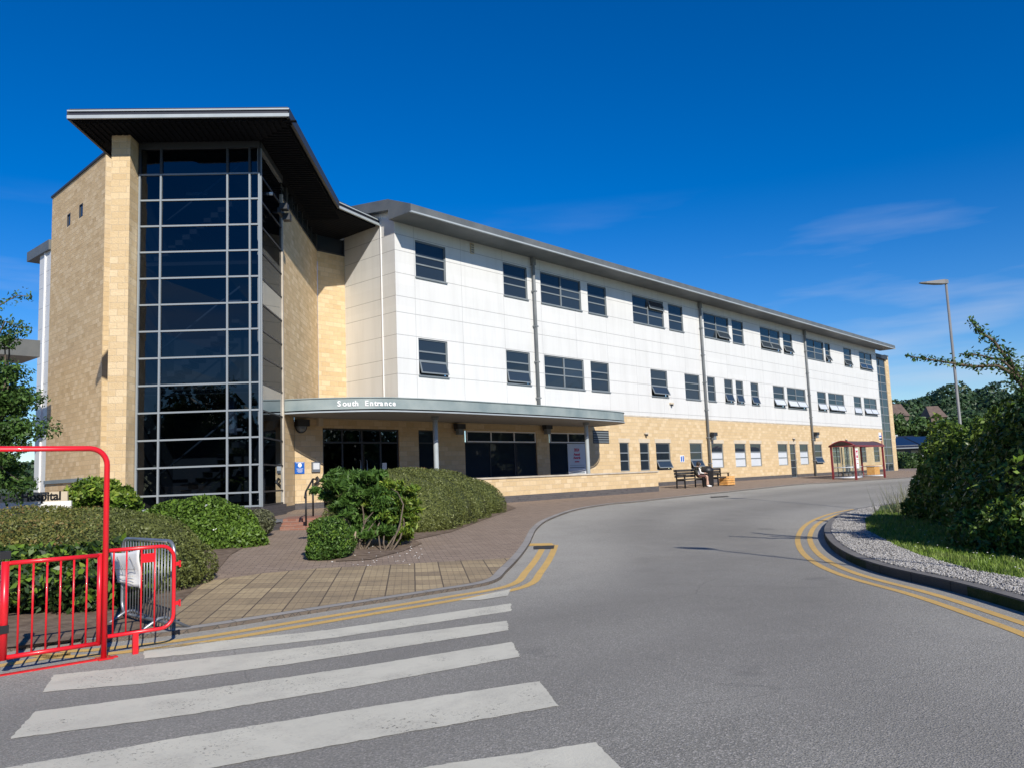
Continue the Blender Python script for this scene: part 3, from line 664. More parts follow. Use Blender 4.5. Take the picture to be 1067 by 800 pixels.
def glazed(fr, u0, u1, zb, zt, cols, rows, parent, name, m=M['pane'], fm=M['mullion'], fw=.05, D=-.08):
    mb = MB(); us = [u0+(u1-u0)*c for c in cols]; zs = [zb+(zt-zb)*r for r in rows]
    for i, u in enumerate(us): e = 0 if 0 < i < len(us)-1 else fw/2; s_ = 1 if i == 0 else -1; mb.box((u-fw/2+e*s_, D-.03, zb), (u+fw/2+e*s_, D+.032, zt), fm, fr)
    for i, z in enumerate(zs): e = 0 if 0 < i < len(zs)-1 else fw/2; s_ = 1 if i == 0 else -1; mb.box((u0, D-.028, z-fw/2+e*s_), (u1, D+.03, z+fw/2+e*s_), fm, fr)
    o = mb.build(name, parent); p = MB()
    for i in range(len(us)-1):
        for j in range(len(zs)-1):
            r = [random.uniform(-.003, .003) for _ in range(4)]
            p.face([fr(us[i], D+r[0], zs[j]), fr(us[i+1], D+r[1], zs[j]), fr(us[i+1], D+r[2], zs[j+1]), fr(us[i], D+r[3], zs[j+1])], m)
    p.build('pane', o); return o
for a, b, c, d in dh:
    o = glazed(fac, a, b, c, d, (0, 1), (0, .30, .52, .72, 1), B, 'door', fm=M['frame']); h = MB(); h.tube([fac(b-.12, -.02, .1), fac(b-.12, .03, .12), fac(b-.12, .03, .45), fac(b-.12, -.02, .47)], .012, M['steel'], 6); h.build('handle', o)
    lb = MB(); lb.box((a-.09, -.1, d+.002), (b+.09, .012, d+.215), M['lintel'], fac); lb.build('lintel', o)
# under the canopy
o = glazed(fac, 16.06, 19.41, G0+.02, 1.88, (0, .25, .5, .75, 1), (0, .82, 1), B, 'entrance_door', M['tglass'], M['dark_metal'], .06)
h = MB()
for u in (17.6, 17.88): h.tube([fac(u, -.02, .05), fac(u, .04, .08), fac(u, .04, .75), fac(u, -.02, .78)], .015, M['steel'], 6)
h.build('handle', o)
nt2 = MB()
for u, z in ((18.62, .12), (19.0, .14), (18.62, .4)): nt2.box((u, -.045, z), (u+.2, -.04, z+.27), M['paper'], fac)
nt2.build('notice', o)
glazed(fac, 20.35, 21.35, G0+.02, 1.88, (0, 1), (0, .3, .82, 1), B, 'window', M['pane'], M['dark_metal'], .05)
o = glazed(fac, 22.79, 27.24, .0, 1.44, (0, .34, .68, 1), (0, 1), B, 'window', M['pane'], M['dark_metal'], .045)
glazed(fac, 22.95, 27.24, 1.44, 1.90, (0, .335, .67, 1), (0, 1), o, 'top_light', M['pane'], M['white'], .05)
o = glazed(fac, 28.1, 31.0, .0, 1.44, (0, .48, 1), (0, 1), B, 'window', M['pane'], M['dark_metal'], .045)
glazed(fac, 28.25, 31.0, 1.44, 1.90, (0, .48, 1), (0, 1), o, 'top_light', M['pane'], M['white'], .05)
# poster inside the second ribbon window
ps = MB(); a, b = U(592.5, 475), U(611, 475); ps.box((a, -.05, .0), (b, -.045, 1.40), M['blind_sky_sheen'], fac)
po = ps.build('poster', o); po['label'] = 'pale poster with red lettering in the window beside the canopy column'
mm = (a+b)/2
for txt, z, sz, mt in (('2024', 1.05, .20, 'redink'), ('Annual', .86, .17, 'redink'), ('Awards', .70, .17, 'redink'), ('nominate', .55, .09, 'redink')):
    text(txt, sz, wall_matrix(fac(mm, -.04, z), (1, 0, 0)), M[mt], 'poster_lettering', po, align='CENTER', bold=.004)
pl_ = MB()
for z, c, h_ in ((.40, 'frame', .012), (.28, 'frame', .04), (.12, 'frame', .03), (.03, 'frame', .05)): pl_.box((a+.12, -.044, z), (b-.12, -.041, z+h_), M[c], fac)
pl_.build('poster_lettering', po)
mb = MB(); mb.box((U(617.5, 450), -.02, 1.42), (U(634, 450), .014, 2.05), M['dark_metal'], fac)
for k in range(5): mb.box((U(617.5, 450)+.03, .015, 1.47+k*.115), (U(634, 450)-.03, .03, 1.52+k*.115), M['frame'], fac)
mb.build('louvre_panel', B)

# foyer behind the glazed doors
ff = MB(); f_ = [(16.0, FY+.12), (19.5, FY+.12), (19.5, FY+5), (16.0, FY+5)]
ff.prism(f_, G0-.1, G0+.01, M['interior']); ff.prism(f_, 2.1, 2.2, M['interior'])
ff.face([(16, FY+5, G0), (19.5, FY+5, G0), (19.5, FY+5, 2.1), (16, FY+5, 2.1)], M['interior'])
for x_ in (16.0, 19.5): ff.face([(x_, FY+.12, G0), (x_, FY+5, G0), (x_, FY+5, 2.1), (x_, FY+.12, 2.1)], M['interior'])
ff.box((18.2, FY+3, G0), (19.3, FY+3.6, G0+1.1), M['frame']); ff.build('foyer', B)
# ---- entrance canopy
cp = smooth_line([(13.93, 21.95), (14.4, 21.33), (15.0, 20.78), (15.8, 20.22), (16.7, 19.88), (18.4, 19.68), (20.3, 19.63), (24.3, 19.68), (27.5, 19.95), (29.6, 20.2), (30.5, 20.55), (31.0, 21.2), (31.2, 22.2), (31.2, 22.99)], 4)
cpoly = cp+[(14.98, 22.99)]
cn = MB(); cn.prism(cpoly, 2.28, 2.62, M['canopy']); canopy = cn.build('entrance_canopy', B)
cn = MB(); ins = offset_line(cp, .06); cn.prism([p for p in ins if p[1] < 22.95]+[(31.1, 22.985), (15.0, 22.985)], 2.20, 2.279, M['darkroof'], mb=M['soffit2']); cn.build('soffit', canopy)
cn = MB(); inr = offset_line(cp, -.03); otr = offset_line(cp, .0)
for i in range(len(cp)-1):
    P = [inr[i], inr[i+1], cp[i+1], cp[i]]
    if P[0][1] < 22.9: cn.prism(P, 2.19, 2.235, M['fascia'])
cn.build('drip_trim', canopy)
cn = MB()
for i in range(len(cp)-1):
    P = [inr[i], inr[i+1], ins[i+1], ins[i]]
    if P[0][1] < 22.9: cn.prism(P, 2.621, 2.65, M['canopy'])
cn.build('roof_edge', canopy)
# lettering follows the curved fascia
run = [(p, i) for i, p in enumerate(cp)]
def along(x_target):
    for i in range(len(cp)-1):
        if cp[i][0] <= x_target < cp[i+1][0]:
            t = (x_target-cp[i][0])/(cp[i+1][0]-cp[i][0]); p = Vector(cp[i]).lerp(Vector(cp[i+1]), t); d = (Vector(cp[i+1])-Vector(cp[i])).normalized(); return p, d
0
for q_ in range(400):
    p_, d_ = along(14.5+q_*.02); vv = Vector((p_.x, p_.y, 2.4)); 
    if vv.dot(CR)/vv.dot(CF)*F+533.5 > 351: xx = 14.5+q_*.02; break
size = .235
for chn in 'South  Entrance':
    if chn == ' ': xx += .07; continue
    p, d = along(xx); n = Vector((d.y, -d.x)); q = p+n*.012
    text(chn, size, wall_matrix((q.x, q.y, 2.37), (d.x, d.y, 0)), M['white_ink'], 'sign_lettering', canopy, .006, bold=.006)
    xx += {'S': .20, 'E': .195, 't': .105, 'r': .12, 'c': .165}.get(chn, .182)*d.x*.80
def column(px, py):
    p = onY(px, py, 21.0); mb = MB(); mb.lathe((p.x, p.y, 0), [(.09, 2.2), (.09, G0+.03)], M['fascia'], 16); mb.lathe((p.x, p.y, 0), [(.15, G0+.08), (.15, G0+.02)], M['fascia'], 16); mb.lathe((p.x, p.y, 0), [(.14, 2.19), (.14, 2.1), (.092, 2.08)], M['frame'], 16)
    mb.build('column', canopy)
column(454, 460); column(612, 470)

# ---- side recess above the canopy
rec = Frame((18.1, 26.14), 90); mb = MB()
holed_wall(mb, rec, 0, 1.3, 2.4, 9.09, [], M['stone'])
ul = TS.hit(293.5, 300)[0]; ur = (Vector((18.1, 26.14, 0))-TS.o).dot(TS.u)
holed_wall(mb, TS, ul+.04, ur, 2.4, 9.09, [], M['rubble'])
uend = (Vector((14.96, FY, 0))-TS.o).dot(TS.u)
holed_wall(mb, TS, ul+.04, uend, G0-.3, 2.4, [], M['stone'])
mb.build('stone_wall', B)
cl = MB()
for fr, a, b, n_ in ((TS, ul+.04, ur, 7), (rec, 0, 1.3, 1)):
    cl.face([fr(a, -.1, 9.09), fr(b, -.1, 9.09), fr(b, -.1, 9.75), fr(a, -.1, 9.75)], M['pane'])
    cl.box((a, -.12, 9.06), (b, .02, 9.12), M['dark_metal'], fr)
    for k in range(n_+1): u = a+(b-a)*k/n_; cl.box((u-.03, -.13, 9.12), (u+.03, -.03, 9.75), M['dark_metal'], fr)
cl.build('clerestory_window', B)

# ---- tower curtain wall
TOP, BOT = 9.55, -.55; rails = [8.81-.7465*k for k in range(13)]; rails = [z for z in rails if z > BOT+.2]
uw = TFr.hit(143.5, 330)[0]; cols = [TFr.hit(x, 330)[0] for x in (270.8, 260.8, 237.2, 166.8, 144.2)]
CW = MB()
def rail(mb, fr, a, b, z, h=.046, o=.04): mb.box((a, -.05, z-h/2), (b, o, z+h/2), M['mullion'] if z < 9 else M['dark_metal'], fr)
for z in rails+[BOT+.03]: rail(CW, TFr, -.02, uw, z)
for u in cols: CW.box((u-.024, -.05, BOT), (u+.024, .06, 8.82), M['mullion'], TFr); CW.box((u-.03, -.05, 8.83), (u+.03, .06, TOP), M['dark_metal'], TFr)
CW.box((-.02, -.05, TOP), (uw, .08, 9.75), M['dark_metal'], TFr)
for z in rails+[BOT+.03]: CW.box((.07, -.05, z-.022), (ul-.05, .02, z+.022), M['dark_metal'], TS)
CW.box((.0, -.05, BOT), (.07, .065, TOP), M['mullion'], TS); CW.box((ul-.05, -.05, BOT), (ul+.04, .05, TOP-.4), M['coping'], TS); CW.box((0, -.05, TOP), (ul, .06, 9.75), M['dark_metal'], TS)
cw = CW.build('curtain_wall', B)
pn = MB()
zz = [BOT]+sorted(rails)+[TOP]
for j in range(len(zz)-1):
    for a, b in zip([0]+cols[:-1], cols):
        if b-a < .05: continue
        r = [random.uniform(-.006, .006) for _ in range(4)]; pn.face([TFr(a, r[0], zz[j]), TFr(b, r[1], zz[j]), TFr(b, r[2], zz[j+1]), TFr(a, r[3], zz[j+1])], M['tglass'])
    r = [random.uniform(-.001, .001) for _ in range(4)]; pn.face([TS(.03, r[0], zz[j]), TS(ul, r[1], zz[j]), TS(ul, r[2], zz[j+1]), TS(.03, r[3], zz[j+1])], M['tglass2'])
pn.build('pane', cw)
pb = MB(); pb.box((-.05, -.3, -1.35), (uw+.1, .10, BOT-.005), M['plinth'], TFr); pb.box((-.1, -.3, -1.35), (ul+.03, .10, BOT-.005), M['plinth'], TS); pb.box((ul+.04, -.1, G0-.3), (uend, .012, G0+.2), M['plinth'], TS)
pb.build('plinth', B)
# inside the tower: floors, back wall and the stair flights seen dimly through the glass
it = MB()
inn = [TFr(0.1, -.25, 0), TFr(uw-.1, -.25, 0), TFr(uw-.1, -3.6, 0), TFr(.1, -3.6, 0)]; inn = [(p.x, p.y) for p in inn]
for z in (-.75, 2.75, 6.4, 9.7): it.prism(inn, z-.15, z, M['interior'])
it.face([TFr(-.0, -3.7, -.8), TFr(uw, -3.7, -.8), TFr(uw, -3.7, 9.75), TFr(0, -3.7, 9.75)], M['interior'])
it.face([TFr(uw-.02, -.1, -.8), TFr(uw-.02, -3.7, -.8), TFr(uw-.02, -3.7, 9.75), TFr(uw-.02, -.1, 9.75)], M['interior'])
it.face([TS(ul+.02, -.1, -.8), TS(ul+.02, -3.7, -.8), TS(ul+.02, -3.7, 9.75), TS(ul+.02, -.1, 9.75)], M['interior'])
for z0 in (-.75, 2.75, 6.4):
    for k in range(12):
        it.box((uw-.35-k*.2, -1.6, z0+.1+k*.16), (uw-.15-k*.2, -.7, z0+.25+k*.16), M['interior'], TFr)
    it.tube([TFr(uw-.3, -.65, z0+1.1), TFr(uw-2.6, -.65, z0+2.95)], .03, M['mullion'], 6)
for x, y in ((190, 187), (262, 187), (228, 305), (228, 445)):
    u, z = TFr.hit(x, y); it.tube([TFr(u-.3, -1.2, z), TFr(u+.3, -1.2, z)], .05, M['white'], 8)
u = TFr.hit(231, 440)[0]; it.box((u-.08, -1.2, 2.0-.5), (u+.08, -.9, 3.2-.5), M['blind_sky_sheen'], TFr)
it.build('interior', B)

# ---- stone fin, strip and left wing
mb = MB(); fu = uw+.02
mb.box((fu, -.6, -1.2), (fu+.5, .6, 9.74), M['stone'], TFr)
mb.build('stone_fin', B)
WT = WG.hit(107.5, 163)[1]; ST = Frame((11.57, 29.94), 90)
mb = MB(); holed_wall(mb, ST, 0, 4, -1, WT, [], M['stone']); p0 = TFr(fu+.5, -.2, 0); mb.face([(p0.x, p0.y, -1), (p0.x+5.5, p0.y+5.5, -1), (p0.x+5.5, p0.y+5.5, 9.7), (p0.x, p0.y, 9.7)], M['rubble'])
hw = []
for x0, x1, y0, y1 in ((70.0, 73.3, 224.5, 237), (82.5, 86.3, 214.5, 228)):
    a = WG.hit(x0, (y0+y1)/2)[0]; b = WG.hit(x1, (y0+y1)/2)[0]; hw.append((min(a, b), max(a, b), WG.hit(x0, y1)[1], WG.hit(x0, y0)[1]))
wl = WG.hit(52.3, 300)[0]
holed_wall(mb, WG, 0, wl, -1, WT, hw, M['rubble'], .06)
p = WG(wl, 0, 0); mb.face([(p.x, p.y, -1), (p.x+4, p.y, -1), (p.x+4, p.y, WT), (p.x, p.y, WT)], M['rubble'])
mb.build('stone_wall', B)
for a, b, c, d in hw: glazed(WG, a, b, c, d, (0, 1), (0, 1), B, 'window', M['pane'], M['dark_metal'], .04, -.03)
mb = MB(); mb.box((-.05, -.25, WT+.001), (wl+.05, .05, WT+.09), M['dark_metal'], WG); mb.box((0.26, -.25, WT+.001), (4, .05, WT+.09), M['dark_metal'], ST); mb.build('parapet_cap', B)
z_ = WG.hit(75, 500)[1]; mb = MB(); mb.box((0, .0, z_-.08), (wl, .06, z_+.06), M['frame'], WG); mb.build('stone_ledge', B)
# rear white block behind the wing
rb = Frame((WG(wl, 0, 0).x+.02, WG(wl, 0, 0).y), 0, -1)
ue = rb.hit(40.3, 320)[0]; ZB = rb.hit(54.5, 260)[1]
mb = MB(); holed_wall(mb, rb, 0, ue, -1, ZB, [], M['clad']); mb.face([rb(ue, 0, -1), rb(ue, -6, -1), rb(ue, -6, ZB), rb(ue, 0, ZB)], M['clad'])
uj = rb.hit(46.3, 320)[0]; mb.box((uj-.05, 0, -1), (uj+.05, .05, ZB), M['white'], rb); mb.build('cladding_wall', B)
e = rb.hit(30.5, 290)[0]
mb = MB(); mb.prism([tuple(rb(0, .0, 0)[:2]), tuple(rb(0, .12, 0)[:2]), tuple(rb(e, .12, 0)[:2]), tuple(rb(e, -2, 0)[:2]), tuple(rb(0, -2, 0)[:2])], ZB, ZB+.42, M['roofmetal']); mb.build('roof', B)
# low link with a grey flat roof at the far left
pL = far(42, 355, 30); z_ = pL.z; mb = MB(); mb.box((pL.x-6, pL.y, z_-.62), (pL.x, pL.y+2, z_), M['roofmetal']); mb.box((pL.x-6, pL.y+.6, -.8), (pL.x-1.2, pL.y+2, z_-.62), M['clad']); mb.build('side_canopy', B)

# ---- tower roof
RZ0, RZ1 = 9.76, 10.06
rp = [(7.57, 22.03), (11.62, 18.05), (16.97, 23.18), (19.38, 23.86), (19.38, 30), (15.5, 30)]
tr = MB(); tr.prism(rp, RZ0+.12, RZ1, M['darkroof']); troof = tr.build('tower_roof', B)
def inset(poly, d):
    out = []; n = len(poly)
    for i in range(n):
        p0, p1, p2 = [Vector(poly[(i+k) % n]) for k in (-1, 0, 1)]; a = (p1-p0).normalized(); b = (p2-p1).normalized(); na = Vector((-a.y, a.x)); nb = Vector((-b.y, b.x)); k = (na+nb)
        out.append(tuple(p1+k*(d/(1+na.dot(nb)))))
    return out
i1 = inset(rp, .12); i2 = inset(rp, -.04); i3 = inset(rp, .03)
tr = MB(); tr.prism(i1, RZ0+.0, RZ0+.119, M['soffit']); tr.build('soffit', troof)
# slats run out from the walls: replace the soffit's underside by boards
sl = MB()
for (fr, a, b, o1) in ((TFr, -1.7, 4.5, 1.75), (TS, -1.7, 7.2, 1.15)):
    n_ = int((b-a)/.17)
    for k in range(n_):
        u = a+k*.17; P = fr(u, .1, 0); Q = fr(u, o1, 0)
        # clip to the roof outline
        best = 0
        for s_ in range(1, 20):
            q = fr(u, o1*s_/19, 0)
            if inside((q.x, q.y), i1): best = o1*s_/19
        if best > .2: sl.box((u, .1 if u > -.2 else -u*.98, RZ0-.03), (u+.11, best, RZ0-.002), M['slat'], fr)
sl.build('soffit_slats', troof)
tr = MB()
for A, Bq in ((0, 1), (2, 3)):
    for z0, z1_ in ((RZ0+.02, RZ0+.11), (RZ1-.085, RZ1-.045)):
        tr = MB(); tr.prism([i2[A], i2[Bq], i3[Bq], i3[A]], z0, z1_, M['fascia']); tr.build('fascia_strip', troof)
tr = MB()
for A, Bq in ((1, 2), (5, 0)): tr.prism([i2[A], i2[Bq], i3[Bq], i3[A]], RZ0, RZ1-.03, M['dark_metal'])
tr.build('roof_edge', troof)
# camera and floodlight bracket high on the side glass
fb = MB(); u, z = TS.hit(284, 222); fb.tube([TS(u, 0, z), TS(u, .25, z)], .03, M['dark_metal'], 8); fb.box((u-.25, .2, z-.08), (u+.25, .3, z+.08), M['dark_metal'], TS); fb.box((u-.3, .28, z+.02), (u-.05, .5, z+.2), M['dark_metal'], TS); fb.box((u+.05, .28, z-.2), (u+.3, .5, z), M['dark_metal'], TS); fb.build('floodlight_bracket', B)

# ---- main roof
XL, XR = 19.1, 75.0; Y0, Y1 = 21.7, 23.0
mr = MB()
def yz(pts, x0, x1, m):
    n = len(pts)
    for i in range(n):
        a, b = pts[i], pts[(i+1) % n]; mr.face([(x0, *a), (x1, *a), (x1, *b), (x0, *b)], m[i] if isinstance(m, list) else m)
    mr.face([(x0, *p) for p in pts], m[0] if isinstance(m, list) else m); mr.face([(x1, *p) for p in pts], m[0] if isinstance(m, list) else m)
yz([(Y1-.01, 9.76), (Y0+.07, 9.76), (Y0+.07, 9.80), (Y0, 9.80), (Y0, 10.06), (Y1, 10.57), (Y1+13, 12.3), (Y1+13, 11.9), (Y1-.01, 10.15)], XL, XR, M['roofmetal'])
mroof = mr.build('roof', B)
mr = MB(); mr.box((XL, Y0-.03, 9.74), (XR, Y0+.06, 9.797), M['fascia']); mr.build('gutter', mroof)
vp = MB(); uT = sideC.hit(398.5, 330)[0]; vp.box((uT-.02, 0, 2.66), (uT+.02, .03, 10.26), M['white'], sideC); vp.build('trim_strip', B)
# ---- stair tower at the far end
st = MB(); a, b = 74.0, 77.0; fr = Frame((0, 23.35), 90)
st.box((XE+.01, 0, G0), (a, -1.5, 9.6), M['clad'], fr)
e_ = st.build('end_wall', B)
o = glazed(fr, a, b, G0, 9.15, (0, .5, 1), [i/14 for i in range(15)], B, 'curtain_wall', M['pane'], M['frame'], .07, 0)
st = MB(); st.box((a, -1.5, 9.16), (b+.3, .25, 9.5), M['dark_metal'], fr); st.build('stair_roof', B)
st = MB(); st.box((b+.02, -1.5, G0-.1), (b+1.05, .06, 9.55), M['stone'], fr); st.box((b+.0, -1.5, 9.551), (b+1.1, .1, 9.62), M['dark_metal'], fr); st.build('stone_fin', B)
st = MB(); q = fr.hit(930, 440)[0]; st.box((b+1.06, -.1, 2.1), (b+1.25, .05, 2.4), M['lintel'], fr); st.build('wall_lamp', B)
# ---- downpipes
for x, y, zb in ((554.6, 300, 2.66), (735.5, 440, G0), (842.5, 420, G0)):
    u = U(x, y); mb = MB(); mb.tube([fac(u, -.03, 9.9), fac(u, .05, 9.76), fac(u, .11, 9.65), fac(u, .11, zb)], .075, M['pipe'], 10); mb.box((u-.09, .02, 9.4), (u+.09, .2, 9.75), M['pipe'], fac)
    for z in (8.2, 6.6, 5.0, 3.4, 1.8, .3):
        if z > zb: mb.box((u-.1, .0, z-.03), (u+.1, .19, z+.03), M['pipe'], fac)
    mb.build('downpipe', B)
# ---- wall lamps, alarm boxes, vents
def bulkhead(px, py, kind='round', s=1.0):
    u, z = fac.hit(px, py); mb = MB(); c = fac(u, 0, z)
    if kind == 'round':
        prof = [(.0, .17), (.10, .155), (.155, .08), (.16, 0)]
        base = MB()
        for a0 in range(12):
            pass
        mb.tube([fac(u, 0, z), fac(u, .06, z)], .17*s, M['dark_metal'], 18); mb.tube([fac(u, .06, z), fac(u, .12, z), fac(u, .16, z)], [.15*s, .12*s, .05*s], M['frame'], 18); mb.box((u-.18*s, 0, z-.0), (u+.18*s, .2, z+.17*s), M['dark_metal'], fac)
    elif kind == 'lantern':
        mb.box((u-.08, 0, z-.05), (u+.08, .12, z+.22), M['dark_metal'], fac); mb.box((u-.22, .1, z), (u+.22, .34, z+.2), M['dark_metal'], fac); mb.box((u-.13, .12, z-.22), (u+.13, .3, z), M['frame'], fac)
    else:
        mb.box((u-.16, 0, z), (u+.16, .1, z+.09), M['lintel'], fac); mb.tube([fac(u, .08, z), fac(u, .08, z-.1)], .07, M['dark_metal'], 10)
    mb.build('security_camera' if kind == 'cam' else 'wall_lamp', B)
for x, y, k, s_ in ((313, 444, 'round', 1.3), (475, 447, 'lantern', 1), (566.5, 447, 'lantern', 1), (740.5, 454, 'lantern', 1.2), (848, 453, 'lantern', 1), (672.5, 452, 'cam', 1), (699.0, 421, 'cam', 1), (826.3, 457, 'cam', 1), (881, 458, 'cam', 1)): bulkhead(x, y, k, s_)
u, z = fac.hit(491.5, 259.5); mb = MB(); mb.box((u-.1, 0, z-.22), (u+.1, .05, z+.22), M['lintel'], fac)
for k in range(4): mb.box((u-.08, .051, z-.18+k*.1), (u+.08, .06, z-.13+k*.1), M['frame'], fac)
mb.build('vent_grille', B)
# ---- signs on the wall
def plate(x0, x1, y0, y1, name, label, draw):
    a, zt = fac.hit(x0, y0); b, zb = fac.hit(x1, y1); mb = MB(); mb.box((a, 0, zb), (b, .02, zt), M['blue'] if 'blue' in label else M['paper'], fac)
    o = mb.build(name, None); tag(o, label, 'sign'); d = MB(); draw(d, a, b, zb, zt); d.build('sign_symbol', o); return o
def drw(d, a, b, zb, zt):
    w_ = b-a; h_ = zt-zb; cx = (a+b)/2
    d.tube([fac(cx, .019, zt-h_*.27), fac(cx, .026, zt-h_*.27)], w_*.2, M['white_ink'], 20)
    d.box((a+.1*w_, .021, zt-.08*h_), (b-.1*w_, .024, zt-.04*h_), M['white_ink'], fac)
    for k, ww in enumerate((.7, .5, .62, .4)): d.box((cx-ww*w_/2, .021, zb+h_*(.40-k*.09)), (cx+ww*w_/2, .024, zb+h_*(.43-k*.09)), M['white_ink'], fac)
plate(307, 317, 481, 493, 'wall_sign', 'small blue and white notice on the stone wall left of the entrance doors', drw)
def drw2(d, a, b, zb, zt):
    w_ = b-a; h_ = zt-zb
    d.box((a+.12*w_, .021, zb+.1*h_), (a+.42*w_, .024, zt-.15*h_), M['blue'], fac); d.box((a+.58*w_, .021, zb+.1*h_), (b-.12*w_, .024, zt-.1*h_), M['blue'], fac)
plate(708.3, 713, 474, 481, 'wall_sign', 'small white notice with two dark panels on the wall above the left bench', drw2)
a, z = fac.hit(328.5, 487); mb = MB(); mb.box((a-.16, 0, z-.14), (a+.16, .06, z+.2), M['steel'], fac); mb.box((a-.12, .061, z-.05), (a+.12, .07, z+.16), M['blind_sky_sheen'], fac); mb.tube([fac(a-.02, .08, z-.3), fac(a+.06, .14, z-.42), fac(a-.1, .1, z-.55)], .05, M['black'], 8); o = mb.build('entry_intercom'); tag(o, 'grey entry intercom panel on the stone wall beside the entrance doors', 'intercom')
a, z = fac.hit(332, 440); mb = MB(); mb.box((a-.09, 0, z-.12), (a+.09, .14, z+.15), M['lintel'], fac); o = mb.build('alarm_box', B)

# ================================================================ PLANTS
def unit(n): v = RNG.normal(size=(n, 3)); return v/np.linalg.norm(v, axis=1)[:, None]
def lump(p, amp, fr, ph):  # smooth pseudo noise
    return amp*(np.sin(p[:, 0]*fr+ph)*np.sin(p[:, 1]*fr*1.13+ph*2)+.6*np.sin(p[:, 2]*fr*1.7+ph*3+p[:, 0]*fr*.7)+.4*np.sin(p[:, 1]*fr*2.9+p[:, 2]*fr*2.3+ph))
def shell(blobs, n, amp=.12, fr=2.2, zmin=None, depth=.25, up=0):
    """points and normals spread over the outer volume of a union of ellipsoids"""
    w_ = np.array([(b[3]*b[4]+b[4]*b[5]+b[3]*b[5]) for b in blobs]); cnt = RNG.multinomial(int(n*1.5), w_/w_.sum()); P = []; Nn = []
    for b, k in zip(blobs, cnt):
        d = unit(k); c = np.array(b[:3]); r = np.array(b[3:6]); ph = b[0]*1.7+b[1]
        s = 1-depth*RNG.random(k)**2; s = s*(1+lump(d*r, amp, fr, ph)); p = c+d*r*s[:, None]; keep = np.ones(k, bool)
        for o in blobs:
            if o is b: continue
            q = (p-np.array(o[:3]))/np.array(o[3:6]); keep &= (q**2).sum(1) > .62
        if zmin is not None: keep &= p[:, 2] > zmin(p)
        nn = d/r; nn /= np.linalg.norm(nn, axis=1)[:, None]; P.append(p[keep]); Nn.append(nn[keep])
    P = np.concatenate(P); Nn = np.concatenate(Nn); i = RNG.permutation(len(P))[:n]; return P[i], Nn[i]
def leaves(name, P, Nn, size, m, parent=None, kind=None, aspect=.45, spread=.9, sv=.35, droop=0):
    n = len(P); nn = Nn+RNG.normal(0, spread, (n, 3)); nn /= np.linalg.norm(nn, axis=1)[:, None]
    t = RNG.normal(size=(n, 3)); t -= (t*nn).sum(1)[:, None]*nn; t /= np.linalg.norm(t, axis=1)[:, None]; t[:, 2] -= droop; b = np.cross(nn, t)
    L_ = size*RNG.uniform(1-sv, 1+sv, n)[:, None]; W_ = L_*aspect
    V = np.stack([P-t*L_*.5, P+b*W_*.5-nn*L_*.08, P+t*L_*.5+nn*L_*.1, P-b*W_*.5-nn*L_*.08], 1)
    o = rawmesh(name, V.reshape(-1, 3), np.arange(n*4).reshape(-1, 4), m, kind)
    if parent: o.parent = parent; o.location = -Vector(rootloc(parent))
    return o
def core(mb, blobs, m, k=.78, zlo=None):
    for b in blobs:
        n1, n2 = 10, 7; pts = []
        for j in range(n2+1):
            for i in range(n1):
                th = math.pi*j/n2; a = 2*math.pi*i/n1; q = [b[0]+b[3]*k*math.sin(th)*math.cos(a), b[1]+b[4]*k*math.sin(th)*math.sin(a), b[2]+b[5]*k*math.cos(th)]
                if zlo is not None: q[2] = max(q[2], zlo(q))
                pts.append(tuple(q))
        base = len(mb.v); mb.v += pts; mi = mb.mi(m)
        for j in range(n2):
            for i in range(n1): mb.f.append([base+j*n1+i, base+(j+1)*n1+i, base+(j+1)*n1+(i+1) % n1, base+j*n1+(i+1) % n1]); mb.m.append(mi); mb.sm.append(True); mb.uv += [(0, 0)]*4
def gz(p, off=PAVE): return gh(p[1])+off
def bush(name, label, cat, blobs, n, size, m, extra=None, group=None, aspect=.45, amp=.12, fr=2.2, spread=.9, corek=.78, stems=5, depth=.25, coremat=None, off=PAVE):
    c = np.mean([b[:2] for b in blobs], 0); g = gh(c[1])+off
    root = thing(name, label, cat, (c[0], c[1], g), group)
    zf = lambda p: np.array([gh(y)+off for y in p[:, 1]])
    P, Nn = shell(blobs, n, amp, fr, zf, depth); fo = leaves('foliage', P, Nn, size, m, root, aspect=aspect, spread=spread)
    for mm, cnt, sel in (extra or []):
        P, Nn = shell(blobs, cnt, amp, fr, zf, .12); k = sel(P, Nn); P, Nn = P[k], Nn[k]
        if len(P): leaves('foliage', P+Nn*.03, Nn, size*1.05, mm, root, aspect=aspect, spread=spread)
    mb = MB(); core(mb, blobs, coremat or m, corek, lambda q: gh(q[1])+off-.05)
    if corek > 0: mb.build('inner_foliage', root)
    if stems:
        mb = MB()
        for _ in range(stems):
            b = random.choice(blobs); a = random.uniform(0, 6.28); p0 = Vector((b[0]+math.cos(a)*b[3]*.15, b[1]+math.sin(a)*b[4]*.15, g-.03)); p1 = Vector((b[0]+math.cos(a)*b[3]*.5, b[1]+math.sin(a)*b[4]*.5, b[2]+b[5]*.3))
            mb.tube([p0, p0.lerp(p1, .5)+Vector((0, 0, .1)), p1], [.03, .02, .012], M['bark'], 6)
        mb.build('stem', root)
    return root
def E(px, py, depth, rx, ry, rz_, ry_w=None):
    """ellipsoid centred where a sight line reaches a given distance; radii in metres"""
    p = far(px, py, depth); return (p.x, p.y, p.z, rx, ry, rz_)

def limb(mb, a, b, r0, r1, m, sag=.1, n=6, seg=5):
    a, b = Vector(a), Vector(b); j = Vector((random.uniform(-1, 1), random.uniform(-1, 1), random.uniform(-.3, 1)))*sag*(b-a).length
    pts = [a.lerp(b, i/seg)+j*math.sin(math.pi*i/seg) for i in range(seg+1)]; mb.tube(pts, [r0+(r1-r0)*i/seg for i in range(seg+1)], m, n); return pts

